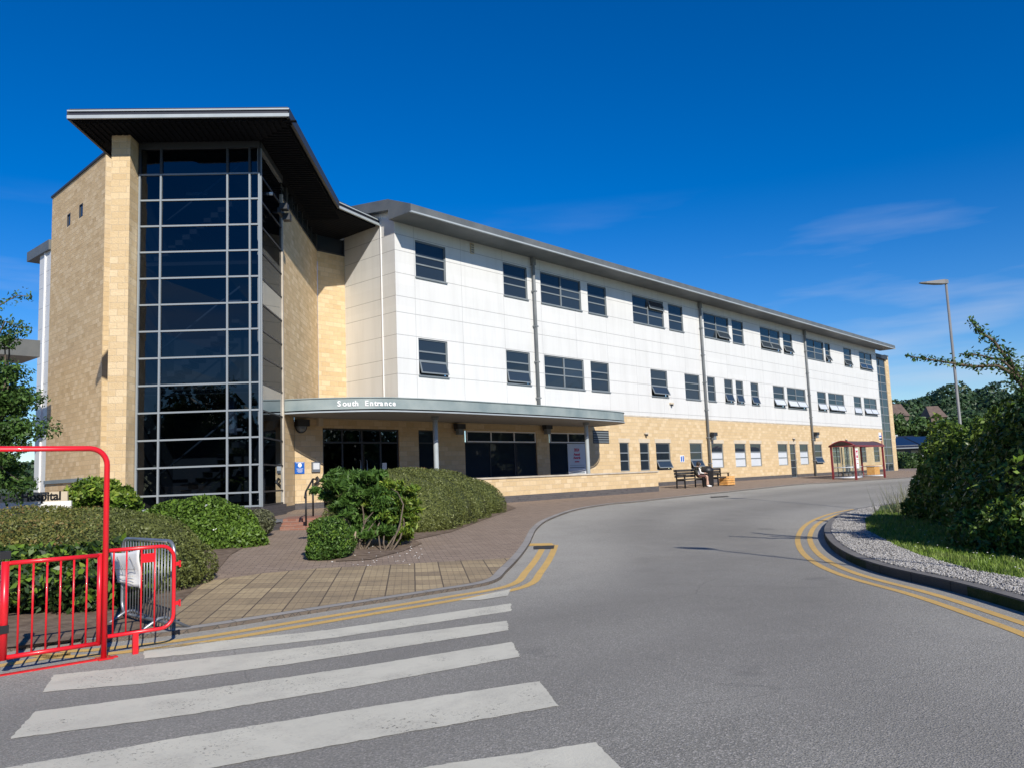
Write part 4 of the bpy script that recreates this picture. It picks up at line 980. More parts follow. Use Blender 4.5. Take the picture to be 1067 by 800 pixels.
# soil of the planting beds
def bed(pts, off=.012, name='planting_bed'): o = sheet(name, [tuple(onG(x, y, PAVE)[:2]) for x, y in pts], M['soil'], PAVE+off)
bed([(-60, 686), (0, 676), (100, 664), (150, 655), (190, 625), (222, 600), (240, 578), (268, 562), (255, 552), (150, 545), (-60, 545)])
bed([(350, 585), (385, 583), (420, 574), (440, 566), (425, 560), (372, 560), (352, 566)])
bed([(415, 566), (470, 554), (538, 529), (525, 524), (440, 530), (405, 545)])

# domed hedge in front of the entrance
cA = onG(425, 568, PAVE); cB = onG(535, 530, PAVE); d = (cB-cA); d.z = 0; yawd = d.normalized(); nrm = Vector((-yawd.y, yawd.x, 0))
bl = []
for t, r, h in ((.36, 1.75, 1.28), (.50, 1.9, 1.36), (.66, 1.65, 1.25), (.86, 1.2, .95)):
    p = cA.lerp(cB, t)+nrm*(r*.95); bl.append((p.x, p.y, gh(p.y)+PAVE+.12, r, r, h))
bush('domed_hedge', 'large smooth domed olive green hedge beside the curved pavement in front of the canopy', 'hedge', bl, 60000, .055, M['leaf_dome'], amp=.02, fr=2.0, spread=.8, corek=.94, depth=.08, aspect=.4)
# reddish shrub peeping over the dome
p = far(432, 493, 23.5); bush('red_tipped_shrub', 'small rusty leaved shrub just behind the top of the domed hedge', 'shrub', [(p.x, p.y, p.z-.45, .7, .7, .62)], 2500, .09, leaf_mat('rusty_leaves', (.10, .055, .02), (.17, .10, .03)), corek=.6, amp=.2)

# shrub trio at the corner
def shrubdepth(px, py, dep, r, h=None): p = far(px, py, dep); return (p.x, p.y, p.z, r, r, h or r)
def sE(px, py, dep, rx, rz_): p = far(px, py, dep); return (p.x, p.y, p.z, rx, rx, rz_)
def clumpy(name, label, base, height, crown, n, size, lm, clumps, cr_, aspect, extra=None):
    r = thing(name, label, 'shrub', base); base = Vector(base); P = []; Nn = []; mb = MB(); w_ = np.array([c[3]*c[4]*c[5] for c in crown]); per = n//clumps
    for _ in range(clumps):
        c = crown[RNG.choice(len(crown), p=w_/w_.sum())]; d = unit(1)[0]; s = random.uniform(.35, 1.02); cc = np.array(c[:3])+d*np.array(c[3:6])*s; cc[2] = max(cc[2], base.z+.12); r_ = random.uniform(*cr_)
        st_ = base+Vector((random.uniform(-.12, .12), random.uniform(-.12, .12), -.03))
        if _ % 14 == 0: limb(mb, st_, cc, .022, .006, M['bark'], .15, 5, 4)
        out = unit(per); out[:, 2] = np.abs(out[:, 2])*.7; q = cc+out*r_*(.3+.7*RNG.random(per)[:, None]); P.append(q); nn = np.cross(out, unit(per)); Nn.append(nn/np.linalg.norm(nn, axis=1)[:, None])
    mb.build('stem', r); P = np.concatenate(P); Nn = np.concatenate(Nn)
    if extra: k = RNG.random(len(P)) < extra[1]; leaves('foliage', P[k], Nn[k], size, extra[0], r, aspect=aspect, spread=.35); P, Nn = P[~k], Nn[~k]
    leaves('foliage', P, Nn, size, lm, r, aspect=aspect, spread=.35); return r
bp = onG(375, 572, PAVE)
clumpy('spreading_shrub', 'dark green long leaved shrub with open branches on the corner of the paving', bp, 1.5, [sE(362, 512, 16.6, .62, .42), sE(385, 508, 17.0, .5, .38), sE(345, 508, 16.4, .34, .26), sE(392, 532, 16.6, .5, .45), sE(366, 545, 16.2, .42, .40), sE(386, 556, 16.2, .38, .26)], 13500, .17, M['leaf_shrub'], 150, (.10, .24), .24)
bp = onG(402, 573, PAVE)
clumpy('yellow_green_shrub', 'yellow green leaved shrub between the dark shrub and the domed hedge', bp, 1.3, [sE(412, 520, 16.9, .46, .38), sE(402, 540, 16.6, .45, .42), sE(424, 537, 16.9, .26, .3), sE(412, 555, 16.5, .34, .22)], 8000, .15, M['leaf_bright'], 95, (.10, .2), .26, (M['leaf_lime'], .45))
p = onG(342, 584, PAVE); bush('round_bush', 'small clipped round bush at the foot of the dark green shrub', 'bush', [(p.x+.12, p.y+.25, p.z+.38, .36, .36, .36), (p.x+.3, p.y+.25, p.z+.2, .32, .32, .28), (p.x+.0, p.y+.3, p.z+.18, .26, .26, .24), (p.x+.25, p.y+.45, p.z+.45, .25, .25, .25)], 9500, .06, M['leaf_shrub'], [(M['leaf_bright'], 2500, lambda P, Nn: Nn[:, 2] > 0)], aspect=.4, amp=.22, fr=5, corek=.7, depth=.4)
# stump
p = onG(365, 578, PAVE); st = MB(); st.tube([p+Vector((0, 0, -.03)), p+Vector((.0, 0, .12)), p+Vector((0, 0, .22))], [.085, .07, .06], M['cut_wood'], 9)
R_ = CR.copy(); R_.z = 0
for s_, hh in ((-.10, .42), (.02, .36), (.11, .43)): st.tube([p+Vector((0, 0, .2)), p+R_*s_*.7+Vector((0, 0, .3)), p+R_*s_+Vector((0, 0, hh))], [.045, .032, .012], M['cut_wood'], 7)
tag(st.build('tree_stump'), 'pale broken stump with splintered prongs beside the round bush', 'stump')
# fallen petals and leaves round the bed
pe = np.array([tuple(onG(random.uniform(345, 440), random.uniform(566, 590), PAVE))[:3] for _ in range(60)]); pe[:, 2] += .02
tag(blobs_mesh('fallen_petals', pe, RNG.uniform(.01, .025, len(pe)), M['flower'], squash=.3), 'white petals and litter scattered on the soil round the corner shrubs', 'petals')

# left-hand planting
bl = []
for px, py, dep, r, h in ((-40, 578, 11.2, 1.5, .68), (10, 572, 11.6, 1.5, .70), (60, 572, 11.8, 1.4, .68), (100, 574, 11.6, 1.25, .66), (135, 578, 11.6, 1.05, .62), (160, 586, 11.9, .85, .52), (40, 556, 14.5, 1.7, .72), (95, 556, 14.5, 1.5, .72), (140, 562, 14.0, 1.1, .64)):
    q = far(px, py, dep); g = gh(q.y)+PAVE; bl.append((q.x, q.y, g+.2, r, r, h))
bush('olive_ground_hedge', 'wide low olive brown hedge behind the red gate on the left', 'hedge', bl, 85000, .05, M['leaf_dome'], [(M['leaf_cover'], 34000, lambda P, Nn: (np.array([ (CR.dot(Vector(p))/CF.dot(Vector(p)))*F+533 for p in P]) < 120-60*RNG.random(len(P))))], amp=.05, fr=2.2, corek=.9, depth=.12)
bl = []
for px, dep in ((-25, 9.6), (20, 9.8), (55, 9.9), (90, 10.0), (118, 10.2)):
    q = far(px, 640, dep); g = gh(q.y)+PAVE; bl.append((q.x, q.y, g+.32, .52, .5, .42))
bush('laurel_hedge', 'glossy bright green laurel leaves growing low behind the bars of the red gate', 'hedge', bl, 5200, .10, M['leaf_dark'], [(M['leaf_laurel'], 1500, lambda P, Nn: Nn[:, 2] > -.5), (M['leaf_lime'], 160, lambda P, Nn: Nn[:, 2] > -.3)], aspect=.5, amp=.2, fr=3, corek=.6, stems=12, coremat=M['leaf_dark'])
bl = []
for px, py, dep, r, h in ((182, 560, 17, 1.0, .75), (212, 556, 17.0, 1.0, .82), (240, 560, 16.6, .75, .72)):
    q = far(px, py, dep); g = gh(q.y)+PAVE; bl.append((q.x, q.y, g+.05, r, r, h))
bush('bright_green_shrub', 'bright green leafy shrub with a few white flowers below the glazed tower', 'shrub', bl, 30000, .075, M['leaf_bright'], [(M['flower'], 26, lambda P, Nn: Nn[:, 2] > 0)], amp=.12, corek=.75, aspect=.5)
q = far(266, 548, 18.2); bush('grey_leaved_shrub', 'small greyish shrub at the right end of the bed by the steps', 'shrub', [(q.x, q.y, gh(q.y)+.3, .42, .42, .36)], 3000, .06, leaf_mat('greyish_leaves', (.10, .11, .06), (.16, .17, .09)), amp=.15)
bl = []
for px, py, dep, r, h in ((90, 516, 17, .34, .36), (108, 511, 17, .45, .42), (126, 517, 17, .36, .34)):
    q = far(px, py, dep); bl.append((q.x, q.y, q.z-.1, r, r, h))
bush('speckled_laurel', 'speckled green and yellow laurel in front of the stone fin', 'shrub', bl, 5200, .12, M['leaf_laurel'], [(M['leaf_lime'], 900, lambda P, Nn: Nn[:, 2] > 0)], amp=.35, fr=4.5, corek=.3, stems=12, depth=.5)
def tree(name, label, loc, height, trunk_h, tr_, crown, n, size, lm, group=None, clumps=26, cr_=(.35, .7), aspect=.5, cat='tree', spray=True, kind=None):
    """tapered trunk, limbs to each leaf clump, clumps filling the crown ellipsoids"""
    loc = Vector(loc); root = thing(name, label, cat, loc, group)
    mb = MB(); top = loc+Vector((random.uniform(-.2, .2), random.uniform(-.2, .2), height*.62)); limb(mb, loc+Vector((0, 0, -.1)), top, tr_, tr_*.45, M['bark'], .03, 9)
    P = []; Nn = []; w_ = np.array([c[3]*c[4]*c[5] for c in crown]); per = n//clumps
    for _ in range(clumps):
        c = crown[RNG.choice(len(crown), p=w_/w_.sum())]; d = unit(1)[0]; s = random.uniform(.55, .98); cc = np.array(c[:3])+d*np.array(c[3:6])*s; r = random.uniform(*cr_)
        a = loc.lerp(top, random.uniform(.5, 1)); limb(mb, a, cc, tr_*.3, .012, M['bark'], .12, 5, 4)
        dd = unit(per); q = cc+dd*r*(RNG.random(per)**.5)[:, None]*np.array([1, 1, .65]); P.append(q); Nn.append(dd*.5+np.array([0, 0, .5]))
    mb.build('trunk', root); o = leaves('crown', np.concatenate(P), np.concatenate(Nn), size, lm, root, aspect=aspect)
    if kind: root['kind'] = kind
    return root
# small tree on the left, its top thin and open
q = far(-30, 640, 15.5); g = gh(q.y)+PAVE
def cE(px, py, dep, rx, rz_): p = far(px, py, dep); return (p.x, p.y, p.z, rx, rx, rz_)
tree('young_tree', 'small leafy tree at the left edge in front of the stone wing', (q.x, q.y, g), 3.8, 1, .09, [cE(5, 450, 15.5, .72, .95), cE(-40, 420, 15.5, 1.2, 1.2), cE(-2, 492, 15.3, .72, .42), cE(8, 400, 15.5, .45, .6), cE(-12, 355, 15.5, .42, .5)], 26000, .085, M['leaf_tree'], clumps=120, cr_=(.18, .42))
tw = MB(); root = [o for o in C.objects if o.name.startswith('young_tree')][0]; P = []
for path in ([(-20, 345), (0, 318), (18, 308), (34, 309)], [(-10, 370), (5, 335), (20, 342), (30, 340)]):
    pts = [far(x, y, 15.3) for x, y in path]; tw.tube(pts, [.02, .014, .009, .004], M['bark'], 5)
    for a, b in zip(pts, pts[1:]):
        for _ in range(28): v = a.lerp(b, random.random())+Vector([random.gauss(0, .06) for _ in range(3)]); P.append(tuple(v))
tw.build('twig', root); leaves('twig_foliage', np.array(P), unit(len(P)), .08, M['leaf_tree'], root)

# ---- right-hand hedge group on the island
OFF = .115
def isle(px, py, dep, r, h, dz=0): q = far(px, py, dep); return (q.x, q.y, gh(q.y)+OFF+dz, r, r, h)
bl = [isle(1095, 500, 14.2, 1.5, 2.5), isle(1062, 500, 15.2, 1.2, 2.3), isle(1140, 500, 13.0, 1.8, 2.8), isle(1045, 500, 16.8, 1.1, 2.2), isle(1180, 500, 13.0, 1.8, 3.0)]
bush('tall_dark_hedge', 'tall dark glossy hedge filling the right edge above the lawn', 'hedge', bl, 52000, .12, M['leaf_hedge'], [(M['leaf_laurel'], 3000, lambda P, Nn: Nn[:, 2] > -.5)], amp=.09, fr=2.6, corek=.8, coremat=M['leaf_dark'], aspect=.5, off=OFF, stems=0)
bl = [isle(1000, 500, 19.0, .75, 2.1), isle(978, 500, 20.3, .62, 1.7), isle(1022, 500, 18.0, .9, 2.35), isle(965, 500, 21, .5, 1.35), isle(954, 500, 21.6, .36, .8)]
bush('leafy_bush', 'loose lighter green bush at the left end of the island hedge', 'bush', bl, 16000, .13, M['leaf_bright'], [(M['leaf_hedge'], 8000, lambda P, Nn: Nn[:, 2] > -1), (M['leaf_lime'], 900, lambda P, Nn: Nn[:, 2] > .1)], amp=.24, fr=3.4, corek=.66, off=OFF, stems=6, depth=.4)
bl = [isle(1020, 500, 13.6, .5, .78), isle(1045, 500, 12.9, .55, .82), isle(1075, 500, 12.2, .6, .85), isle(1110, 500, 11.6, .6, .85)]
bush('low_bush', 'low sunlit bush at the foot of the tall hedge beside the grass', 'bush', bl, 13000, .10, M['leaf_hedge'], [(M['leaf_bright'], 3500, lambda P, Nn: Nn[:, 2] > .2)], amp=.12, fr=3, corek=.8, off=OFF, stems=0)
# wispy grasses at the left tip of the bush
q = onG(948, 534, OFF); n = 260; base = np.array([(q.x+random.gauss(0, .35), q.y+random.gauss(0, .3), q.z-.02) for _ in range(n)])
o = blades('ornamental_grass', base, .9, leaf_mat('straw_blades', (.16, .17, .09), (.30, .30, .18))); o['kind'] = 'thing'; tag(o, 'wispy straw coloured grass clump at the left foot of the loose bush', 'grass clump')
# tree just outside on the right whose branch arches into view and shades the hedge
tl = Vector((13.6, -1.1, -1.48)); arch = thing('arching_tree', 'leafy tree at the right edge with long thin branches arching over the hedge', 'tree', tl)
mb = MB(); P = []
dist = 13.5
base = far(1120, 480, dist); limb(mb, tl, base, .13, .07, M['bark'], .05, 8)
def spray(path, dens, r0, sp=.07):
    pts = [far(x, y, dist+k) for k, (x, y) in zip(np.linspace(0, .5, len(path)), path)]
    mb.tube(pts, [r0*(1-i/len(pts))+.004 for i in range(len(pts))], M['bark'], 6)
    for i, (a, b) in enumerate(zip(pts, pts[1:])):
        for _ in range(int(dens*(b-a).length*100)):
            v = a.lerp(b, random.random()); P.append(tuple(v+Vector([random.gauss(0, sp*(1.3-.8*i/len(pts))) for _ in range(3)])))
spray([(1120, 480), (1085, 430), (1062, 395), (1052, 378), (1035, 355), (1020, 345), (1010, 332)], 2.2, .05)
spray([(1085, 430), (1058, 392), (1040, 381), (1015, 382), (990, 378), (970, 375), (945, 371)], 1.6, .035, .05)
spray([(1070, 400), (1045, 376), (1020, 370), (1000, 369)], 1.6, .02, .05)
spray([(1062, 395), (1050, 368), (1030, 362)], 1.6, .015, .05)
spray([(1100, 450), (1075, 400), (1075, 385), (1068, 375)], 2.0, .03, .09)
mb.build('trunk', arch); leaves('crown', np.array(P), unit(len(P)), .075, M['leaf_tree'], arch)
tree('shade_tree', 'dense broad tree standing on the lawn right beside the tall hedge', (15.6, -1.4, -1.48), 5.2, 1, .2, [(14.6, -1.7, 2.0, 1.6, 1.6, 1.8), (17.4, -.1, 1.8, 1.4, 1.4, 1.7), (16.0, -1.6, 1.6, 1.5, 1.5, 1.7)], 16000, .17, M['leaf_dark'], clumps=90, cr_=(.5, .8))

# belt of trees behind the viewer, seen only in the dark glass
P = []; Nn = []
for i in range(64):
    an = rad(95+i*2.7+random.uniform(-.8, .8)); R0 = random.uniform(40, 48); x, y = 18+math.sin(an)*R0*1.3, 2+math.cos(an)*R0; r = random.uniform(3.2, 4.8); h = random.uniform(1.0, 4.2)
    for k in range(2): d = unit(420); c = np.array([x, y, -1.6+r*.8+k*h]); P.append(c+d*r*(1-.15*k)*(.75+.3*RNG.random(420))[:, None]); Nn.append(d)
o = leaves('tree_belt', np.concatenate(P), np.concatenate(Nn), .75, M['leaf_dark'], kind='stuff', aspect=.8, spread=.5); tag(o, 'dark belt of trees across the road, mirrored in the lower glass', 'wood')

# ---- far hillside
def hz(x, y):
    """height of the distant land"""
    d = x*CF.x+y*CF.y; l = x*CR.x+y*CR.y
    t = max(0, min(1, (d-150)/420)); s = max(0, min(1, (l/max(d, 1)-.30)/.12)) if d > 10 else 0
    s2 = max(0, min(1, (-.42-l/max(d, 1))/.1)) if d > 10 else 0
    return -.9+(t*t*(3-2*t))*(29*s+12*s2)*(1+.06*math.sin(l*.021)+.04*math.sin(l*.055+1))
bm = bmesh.new(); nx = 60; G = {}
for i in range(nx+1):
    for j in range(41):
        dd = 150+i*14.0; l = dd*(-1.1+2.3*j/40); x, y = CF.x*dd/math.cos(PITCH)+CR.x*l, CF.y*dd/math.cos(PITCH)+CR.y*l; G[i, j] = bm.verts.new((x, y, hz(x, y)-.4))
for i in range(nx):
    for j in range(40): bm.faces.new([G[i, j], G[i, j+1], G[i+1, j+1], G[i+1, j]])
bmesh.ops.recalc_face_normals(bm, faces=bm.faces); me = bpy.data.meshes.new('hill'); bm.to_mesh(me); bm.free(); me.materials.append(mat('hill_grass', (.05, .085, .03), .95, (.08, .12, .04), .02)); hill = bpy.data.objects.new('hill', me); C.objects.link(hill); hill['kind'] = 'structure'
# far wood: hundreds of crowns reading as one mass
P = []; Nn = []
def crowns(cnt, drange, prange, rr, per, hide=None):
    for _ in range(cnt):
        dd = random.uniform(*drange); px = random.uniform(*prange); l = dd*(px-533.5)/F; x, y = CF.x*dd/math.cos(PITCH)+CR.x*l, CF.y*dd/math.cos(PITCH)+CR.y*l; r = random.uniform(*rr)
        d = unit(per); c = np.array([x, y, hz(x, y)+r*.75]); s = 1+lump(d*r, .10, 3/r*1.5, x); P.append(c+d*r*np.array([1, 1, .9])*s[:, None]); Nn.append(d)
crowns(330, (430, 620), (870, 1200), (4, 8.5), 420); crowns(16, (480, 590), (900, 1080), (8, 13), 900); crowns(70, (300, 420), (905, 1150), (3, 5.0), 380); crowns(60, (330, 560), (-160, 60), (4, 7), 300)
o = leaves('wooded_hillside', np.concatenate(P), np.concatenate(Nn), 1.9, M['leaf_far'], kind='stuff', aspect=.8, spread=.5); tag(o, 'dark far-off wood covering the hillside on the right', 'wood')
# nearer tree belt below the far houses
for i, (px, dep, r, ht) in enumerate(((930, 150, 3.2, 5.6), (943, 160, 3.8, 5.9), (957, 150, 3.4, 5.4), (975, 165, 4.2, 5.3), (995, 155, 3.8, 5.4), (1018, 150, 4.0, 5.2), (1042, 150, 4.0, 5.4), (1065, 145, 3.8, 5.0))):
    q = far(px, 470, dep); c = (q.x, q.y, -.9+ht*.75+.4)
    tree('belt_tree', 'mid green tree in the belt below the far houses, '+['beside the far stair tower', 'behind the solar roof, left one', 'behind the solar roof, right one', 'fourth from the stair tower', 'below the right far house', 'just left of the hedge top', 'above the hedge top', 'at the right edge'][i], (q.x, q.y, -.9), ht*1.4, 1.5, .2, [(c[0], c[1], c[2], r, r, ht*.85)], 3600, .62, M['leaf_mid'], 'belt of trees beyond the solar roofed building', clumps=34, cr_=(1.0, 1.7), aspect=.7)
# two far houses with brown roofs
def far_house(px0, px1, pytop, pybot, dep, label):
    a = far(px0, pybot, dep); b = far(px1, pybot, dep); t = far(px0, pytop, dep); w_ = (b-a).length; h = t.z-a.z
    r = thing('far_house', label, 'house', ((a.x+b.x)/2, (a.y+b.y)/2, a.z-6)); u = (b-a); u.z = 0; u.normalize(); n = Vector((u.y, -u.x, 0))
    if n.dot(Vector((a.x, a.y, 0))) > 0: n = -n
    f = lambda U_, O_, Z_: a+u*U_+n*O_+Vector((0, 0, Z_))
    mb = MB(); mb.box((0, -8, -7), (w_, 0, .0), M['tile'], f); mb.build('wall', r)
    mb = MB(); 
    mb.face([f(-.4, .5, -.2), f(w_+.4, .5, -.2), f(w_-.6, -4, h), f(.6, -4, h)], M['tile']); mb.face([f(-.4, -8.5, -.2), f(w_+.4, -8.5, -.2), f(w_-.6, -4, h), f(.6, -4, h)], M['tile']); mb.face([f(-.4, .5, -.2), f(-.4, -8.5, -.2), f(.6, -4, h)], M['tile']); mb.face([f(w_+.4, .5, -.2), f(w_+.4, -8.5, -.2), f(w_-.6, -4, h)], M['lintel']); mb.build('roof', r)
    for k in (.25, .6): mb = MB(); mb.box((w_*k, .01, -3), (w_*k+1.2, .06, -1.6), M['pane'], f); mb.build('window', r)
far_house(930, 947, 420, 433, 300, 'far brown roofed house showing just right of the stair tower')
far_house(970, 986, 422, 434, 300, 'far brown roofed house near the pole of the street lamp')
# low dark building with a solar roof
a = far(932, 478, 105); b = far(965, 478, 105); u = (b-a); u.z = 0; w_ = u.length; u.normalize(); n = Vector((u.y, -u.x, 0))
if n.dot(Vector((a.x, a.y, 0))) > 0: n = -n
r = thing('low_building', 'low dark building with a blue solar panel roof beyond the stair tower', 'building', ((a.x+b.x)/2, (a.y+b.y)/2, -.84)); f = lambda U_, O_, Z_: Vector((a.x, a.y, -.84))+u*U_+n*O_+Vector((0, 0, Z_))
z1, z2, z3 = far(940, 466, 105).z+.84, far(940, 455, 105).z+.84, far(940, 451, 105).z+.84
mb = MB(); mb.box((-8, -9, 0), (w_+1.5, 0, z1), M['darkroof'], f); mb.build('wall', r)
mb = MB(); mb.face([f(-8.5, .8, z1), f(w_+2, .8, z1), f(w_+1, -5, z2+.3), f(-8, -5, z2+.3)], M['darkroof']); mb.face([f(-8.5, .8, z1), f(w_+2, .8, z1), f(w_+2, .8, z1-.15), f(-8.5, .8, z1-.15)], M['frame'])
mb.box((-8, -9, z2+.31), (w_-1, -5, z3), M['fascia'], f); rf = mb.build('roof', r)
for k in range(4):
    U0 = -6+k*3.2; mb = MB(); L2 = lambda U_, t, o: f(U_, .8-5.8*t, z1+(z2+.3-z1)*t+o)
    mb.face([L2(U0, .15, .06), L2(U0+2.9, .15, .06), L2(U0+2.9, .85, .06), L2(U0, .85, .06)], M['pvpanel']); mb.face([L2(U0, .15, .06), L2(U0+2.9, .15, .06), L2(U0+2.9, .15, .01), L2(U0, .15, .01)], M['frame']); mb.build('solar_panel', rf)
for k in range(3): mb = MB(); mb.box((k*2.2, .01, .6), (k*2.2+1.4, .05, z1-.4), M['pane'], f); mb.build('window', r)
for i, (px, py, dep, rr) in enumerate(((941, 480, 90, 1.5), (950, 481, 88, 1.3), (935, 482, 92, 1.0))):
    q = far(px, py, dep); bush('roadside_bush', ['rounded bush in front of the solar roofed building', 'bush beside the parked white car', 'small bush at the foot of the stair tower fin'][i], 'bush', [(q.x, q.y, -.84+.3, rr, rr, rr*1.0)], 1800, .28, M['leaf_mid'], amp=.12, aspect=.6, corek=.8, off=0, stems=0)

# ================================================================ OBJECTS ON THE SITE
# terrace, steps, planter wall, ramp wall
terr = [(11.9, 18.05), (13.7, 16.35), (16.5, 17.9), (21.5, 20.25), (33.2, 20.45), (33.2, 22.99), (14.96, 22.99), (13.6, 21.6), (11.95, 19.8), (11.1, 18.9)]
def flat(name, poly, z0, z1, m, side): mb = MB(); mb.prism(poly, z0, z1, side, mt=m); o = mb.build(name); o['kind'] = 'structure'; return o
flat('terrace', [(12.45, 18.05), (14.1, 16.95), (16.5, 18.6), (21.5, 20.6), (33.0, 20.7), (33.0, 22.9), (15.05, 22.9), (13.8, 21.75), (12.05, 19.95), (11.75, 18.9)], -1.4, -.86, M['paver'], M['plinth'])
s0 = onG(296, 552, PAVE); s1 = onG(352, 551, PAVE); sd_ = (s1-s0); sd_.z = 0; sw_ = sd_.length; sd_.normalize(); sn = Vector((-sd_.y, sd_.x, 0))
stp = thing('entrance_steps', 'three shallow red brick steps up to the entrance terrace', 'steps', s0)
for k in range(3):
    f = lambda U_, O_, Z_: Vector((s0.x, s0.y, 0))+sd_*U_+sn*O_+Vector((0, 0, Z_)); mb = MB(); z = s0.z+(-.84-s0.z)*(k+1)/3; mb.box((-.1, k*.34, -1.5), (sw_+.2, .8+k*.34+(0 if k < 2 else .8), z), M['redbrick'], f); mb.build('step', stp)
# dark planter wall between bed and steps
mb = MB(); A = onG(236, 562, PAVE); Bq = onG(293, 551, PAVE); d = (Bq-A); d.z = 0; L_ = d.length; d.normalize(); n = Vector((-d.y, d.x, 0)); f = lambda U_, O_, Z_: Vector((A.x, A.y, 0))+d*U_+n*O_+Vector((0, 0, Z_))
mb.box((-1, 0, -1.5), (L_, .22, A.z+.24), M['plinth'], f); mb.box((-1, -.03, A.z+.242), (L_+.02, .26, A.z+.30), M['frame'], f)
f2 = lambda U_, O_, Z_: Vector((A.x, A.y, 0))+d*L_+n*U_-d*O_+Vector((0, 0, Z_)); mb.box((.23, 0, -1.5), (2.6, .22, A.z+.40), M['plinth'], f2)
tag(mb.build('planter_wall'), 'low dark brick wall edging the bed beside the steps', 'wall')
# handrail
hr = MB(); p0 = onG(319, 551.5, PAVE); p1 = p0+sn*1.7+sd_*.05; z0 = p0.z; z1 = -.84
hr.tube([p0, Vector((p0.x, p0.y, z0+.92))], .024, M['black'], 8); hr.tube([Vector((p1.x, p1.y, z1)), Vector((p1.x, p1.y, z1+.98))], .024, M['black'], 8)
hr.tube([p0-sn*.28+Vector((0, 0, .78)), Vector((p0.x, p0.y, z0+.92)), Vector((p1.x, p1.y, z1+.98)), p1+sn*.6+Vector((0, 0, .98+z1-p1.z))], .024, M['black'], 8)
tag(hr.build('handrail'), 'black tubular handrail beside the entrance steps', 'handrail')
# ramp wall
rw = thing('ramp_wall', 'long low buff stone wall with pale coping and dark base in front of the canopy', 'wall', (27, 20.3, -.96))
x0, x1 = 18.2, onG(686.5, 511.5, PAVE).x; y_ = onG(686.5, 511.5, PAVE).y; fr = Frame((0, y_), 90)
mb = MB(); holed_wall(mb, fr, x0, x1, -.70, -.06, [], M['stone']); fe = Frame((x1, y_), 0); holed_wall(mb, fe, 0, .32, -.70, -.06, [], M['stone']); mb.face([fr(x0, -.32, -.7), fr(x1, -.32, -.7), fr(x1, -.32, -.06), fr(x0, -.32, -.06)], M['stone']); mb.build('stone_face', rw)
mb = MB(); mb.box((x0, -.33, -1.5), (x1+.012, .012, -.70), M['plinth'], fr); mb.build('plinth', rw)
mb = MB(); mb.box((x0, -.36, -.059), (x1+.04, .04, .0), M['coping'], fr); mb.build('coping', rw)

# ---- red pedestrian gate
P0 = onG(108, 686); P1 = onG(141, 684); d = P1-P0; P2 = onG(0, 703.5); e = P0-P2; dirn = (e.normalized()+d.normalized()); dirn.z = 0; dirn = e.copy(); dirn.z = 0; dirn.normalize(); per = Vector((-dirn.y, dirn.x, 0))
gate = thing('pedestrian_gate', 'red tubular barrier gate with a tall arched frame at the edge of the crossing', 'gate', P0)
gf = lambda u, z, o=0: Vector((P0.x, P0.y, P0.z))+dirn*u+per*o+Vector((0, 0, z))
def uat(px, py=640):  # distance along the gate line met by a sight line
    dd = ray(px, py); n = per; t = Vector((P0.x, P0.y, 0)).dot(n)/dd.dot(n); p = dd*t; return (p-P0).dot(dirn), p.z-P0.z
HT = uat(70, 467)[1]; r = .030
mb = MB(); arc = [gf(0, 0)]+[gf(0, HT-.16)]+[gf(-.16+.16*math.cos(a), HT-.16+.16*math.sin(a)) for a in np.linspace(.2, math.pi/2, 6)]+[gf(-1.6, HT)]+[gf(-1.6-.16*math.sin(a), HT-.16+.16*math.cos(a)) for a in np.linspace(0, math.pi/2, 6)]+[gf(-1.76, 0)]
mb.tube(arc, .0265, M['red'], 12); mb.box((-1.85, -.03, 0), (.12, .03, .012), M['red'], lambda a, b, c: gf(a, c, b)); mb.box((-.06, -.07, .0), (.07, .07, .014), M['red'], lambda a, b, c: gf(a, c, b)); mb.build('frame', gate)
ul_, _ = uat(4, 640); ut, zt = uat(105, 578); ub, zb_ = uat(107, 669)
leaf = MB(); up = uat(103, 640)[0]
leaf.tube([gf(ul_, zt), gf(up, zt)], .021, M['red'], 10); leaf.tube([gf(ul_, zb_), gf(up, zb_)], .021, M['red'], 10); leaf.tube([gf(up, zb_-.02), gf(up, zt+.02)], .022, M['red'], 10); leaf.tube([gf(ul_, zb_-.02), gf(ul_, zt+.02)], .034, M['red'], 10)
lo = leaf.build('gate_leaf', gate)
for k in range(1, 7): mb = MB(); u = ul_+(up-ul_)*k/7; mb.tube([gf(u, zb_), gf(u, zt)], .0095, M['red'], 8); mb.build('bar', lo)
for py in (578, 655): mb = MB(); z = uat(4, py)[1]; mb.box((ul_-.05, -.04, z-.035), (ul_+.035, .04, z+.035), M['black'], lambda a, b, c: gf(a, c, b)); mb.build('hinge', lo)
# fixed panel to the right, with a foot, hooks and a small plate
ur, _ = uat(181, 620); z1 = uat(140, 571)[1]; z0 = uat(130, 660)[1]; rc = .13
fp = MB(); path = [gf(.03, z1), gf(ur-rc, z1)]+[gf(ur-rc+rc*math.sin(a), z1-rc+rc*math.cos(a)) for a in np.linspace(.2, math.pi/2, 6)]+[gf(ur-rc+rc*math.cos(a), z0+rc-rc*math.sin(a)) for a in np.linspace(0, math.pi/2, 6)]+[gf(.03, z0)]
fp.tube(path, .019, M['red'], 10); fo = fp.build('side_panel', gate)
for px in (118, 131.5, 147, 161): mb = MB(); u = uat(px, 620)[0]; mb.tube([gf(u, z0), gf(u, z1)], .0085, M['red'], 8); mb.build('bar', fo)
u = uat(141, 660)[0]; mb = MB(); mb.box((u-.025, -.02, -.02), (u+.025, .02, z0), M['red'], lambda a, b, c: gf(a, c, b)); mb.build('foot', fo)
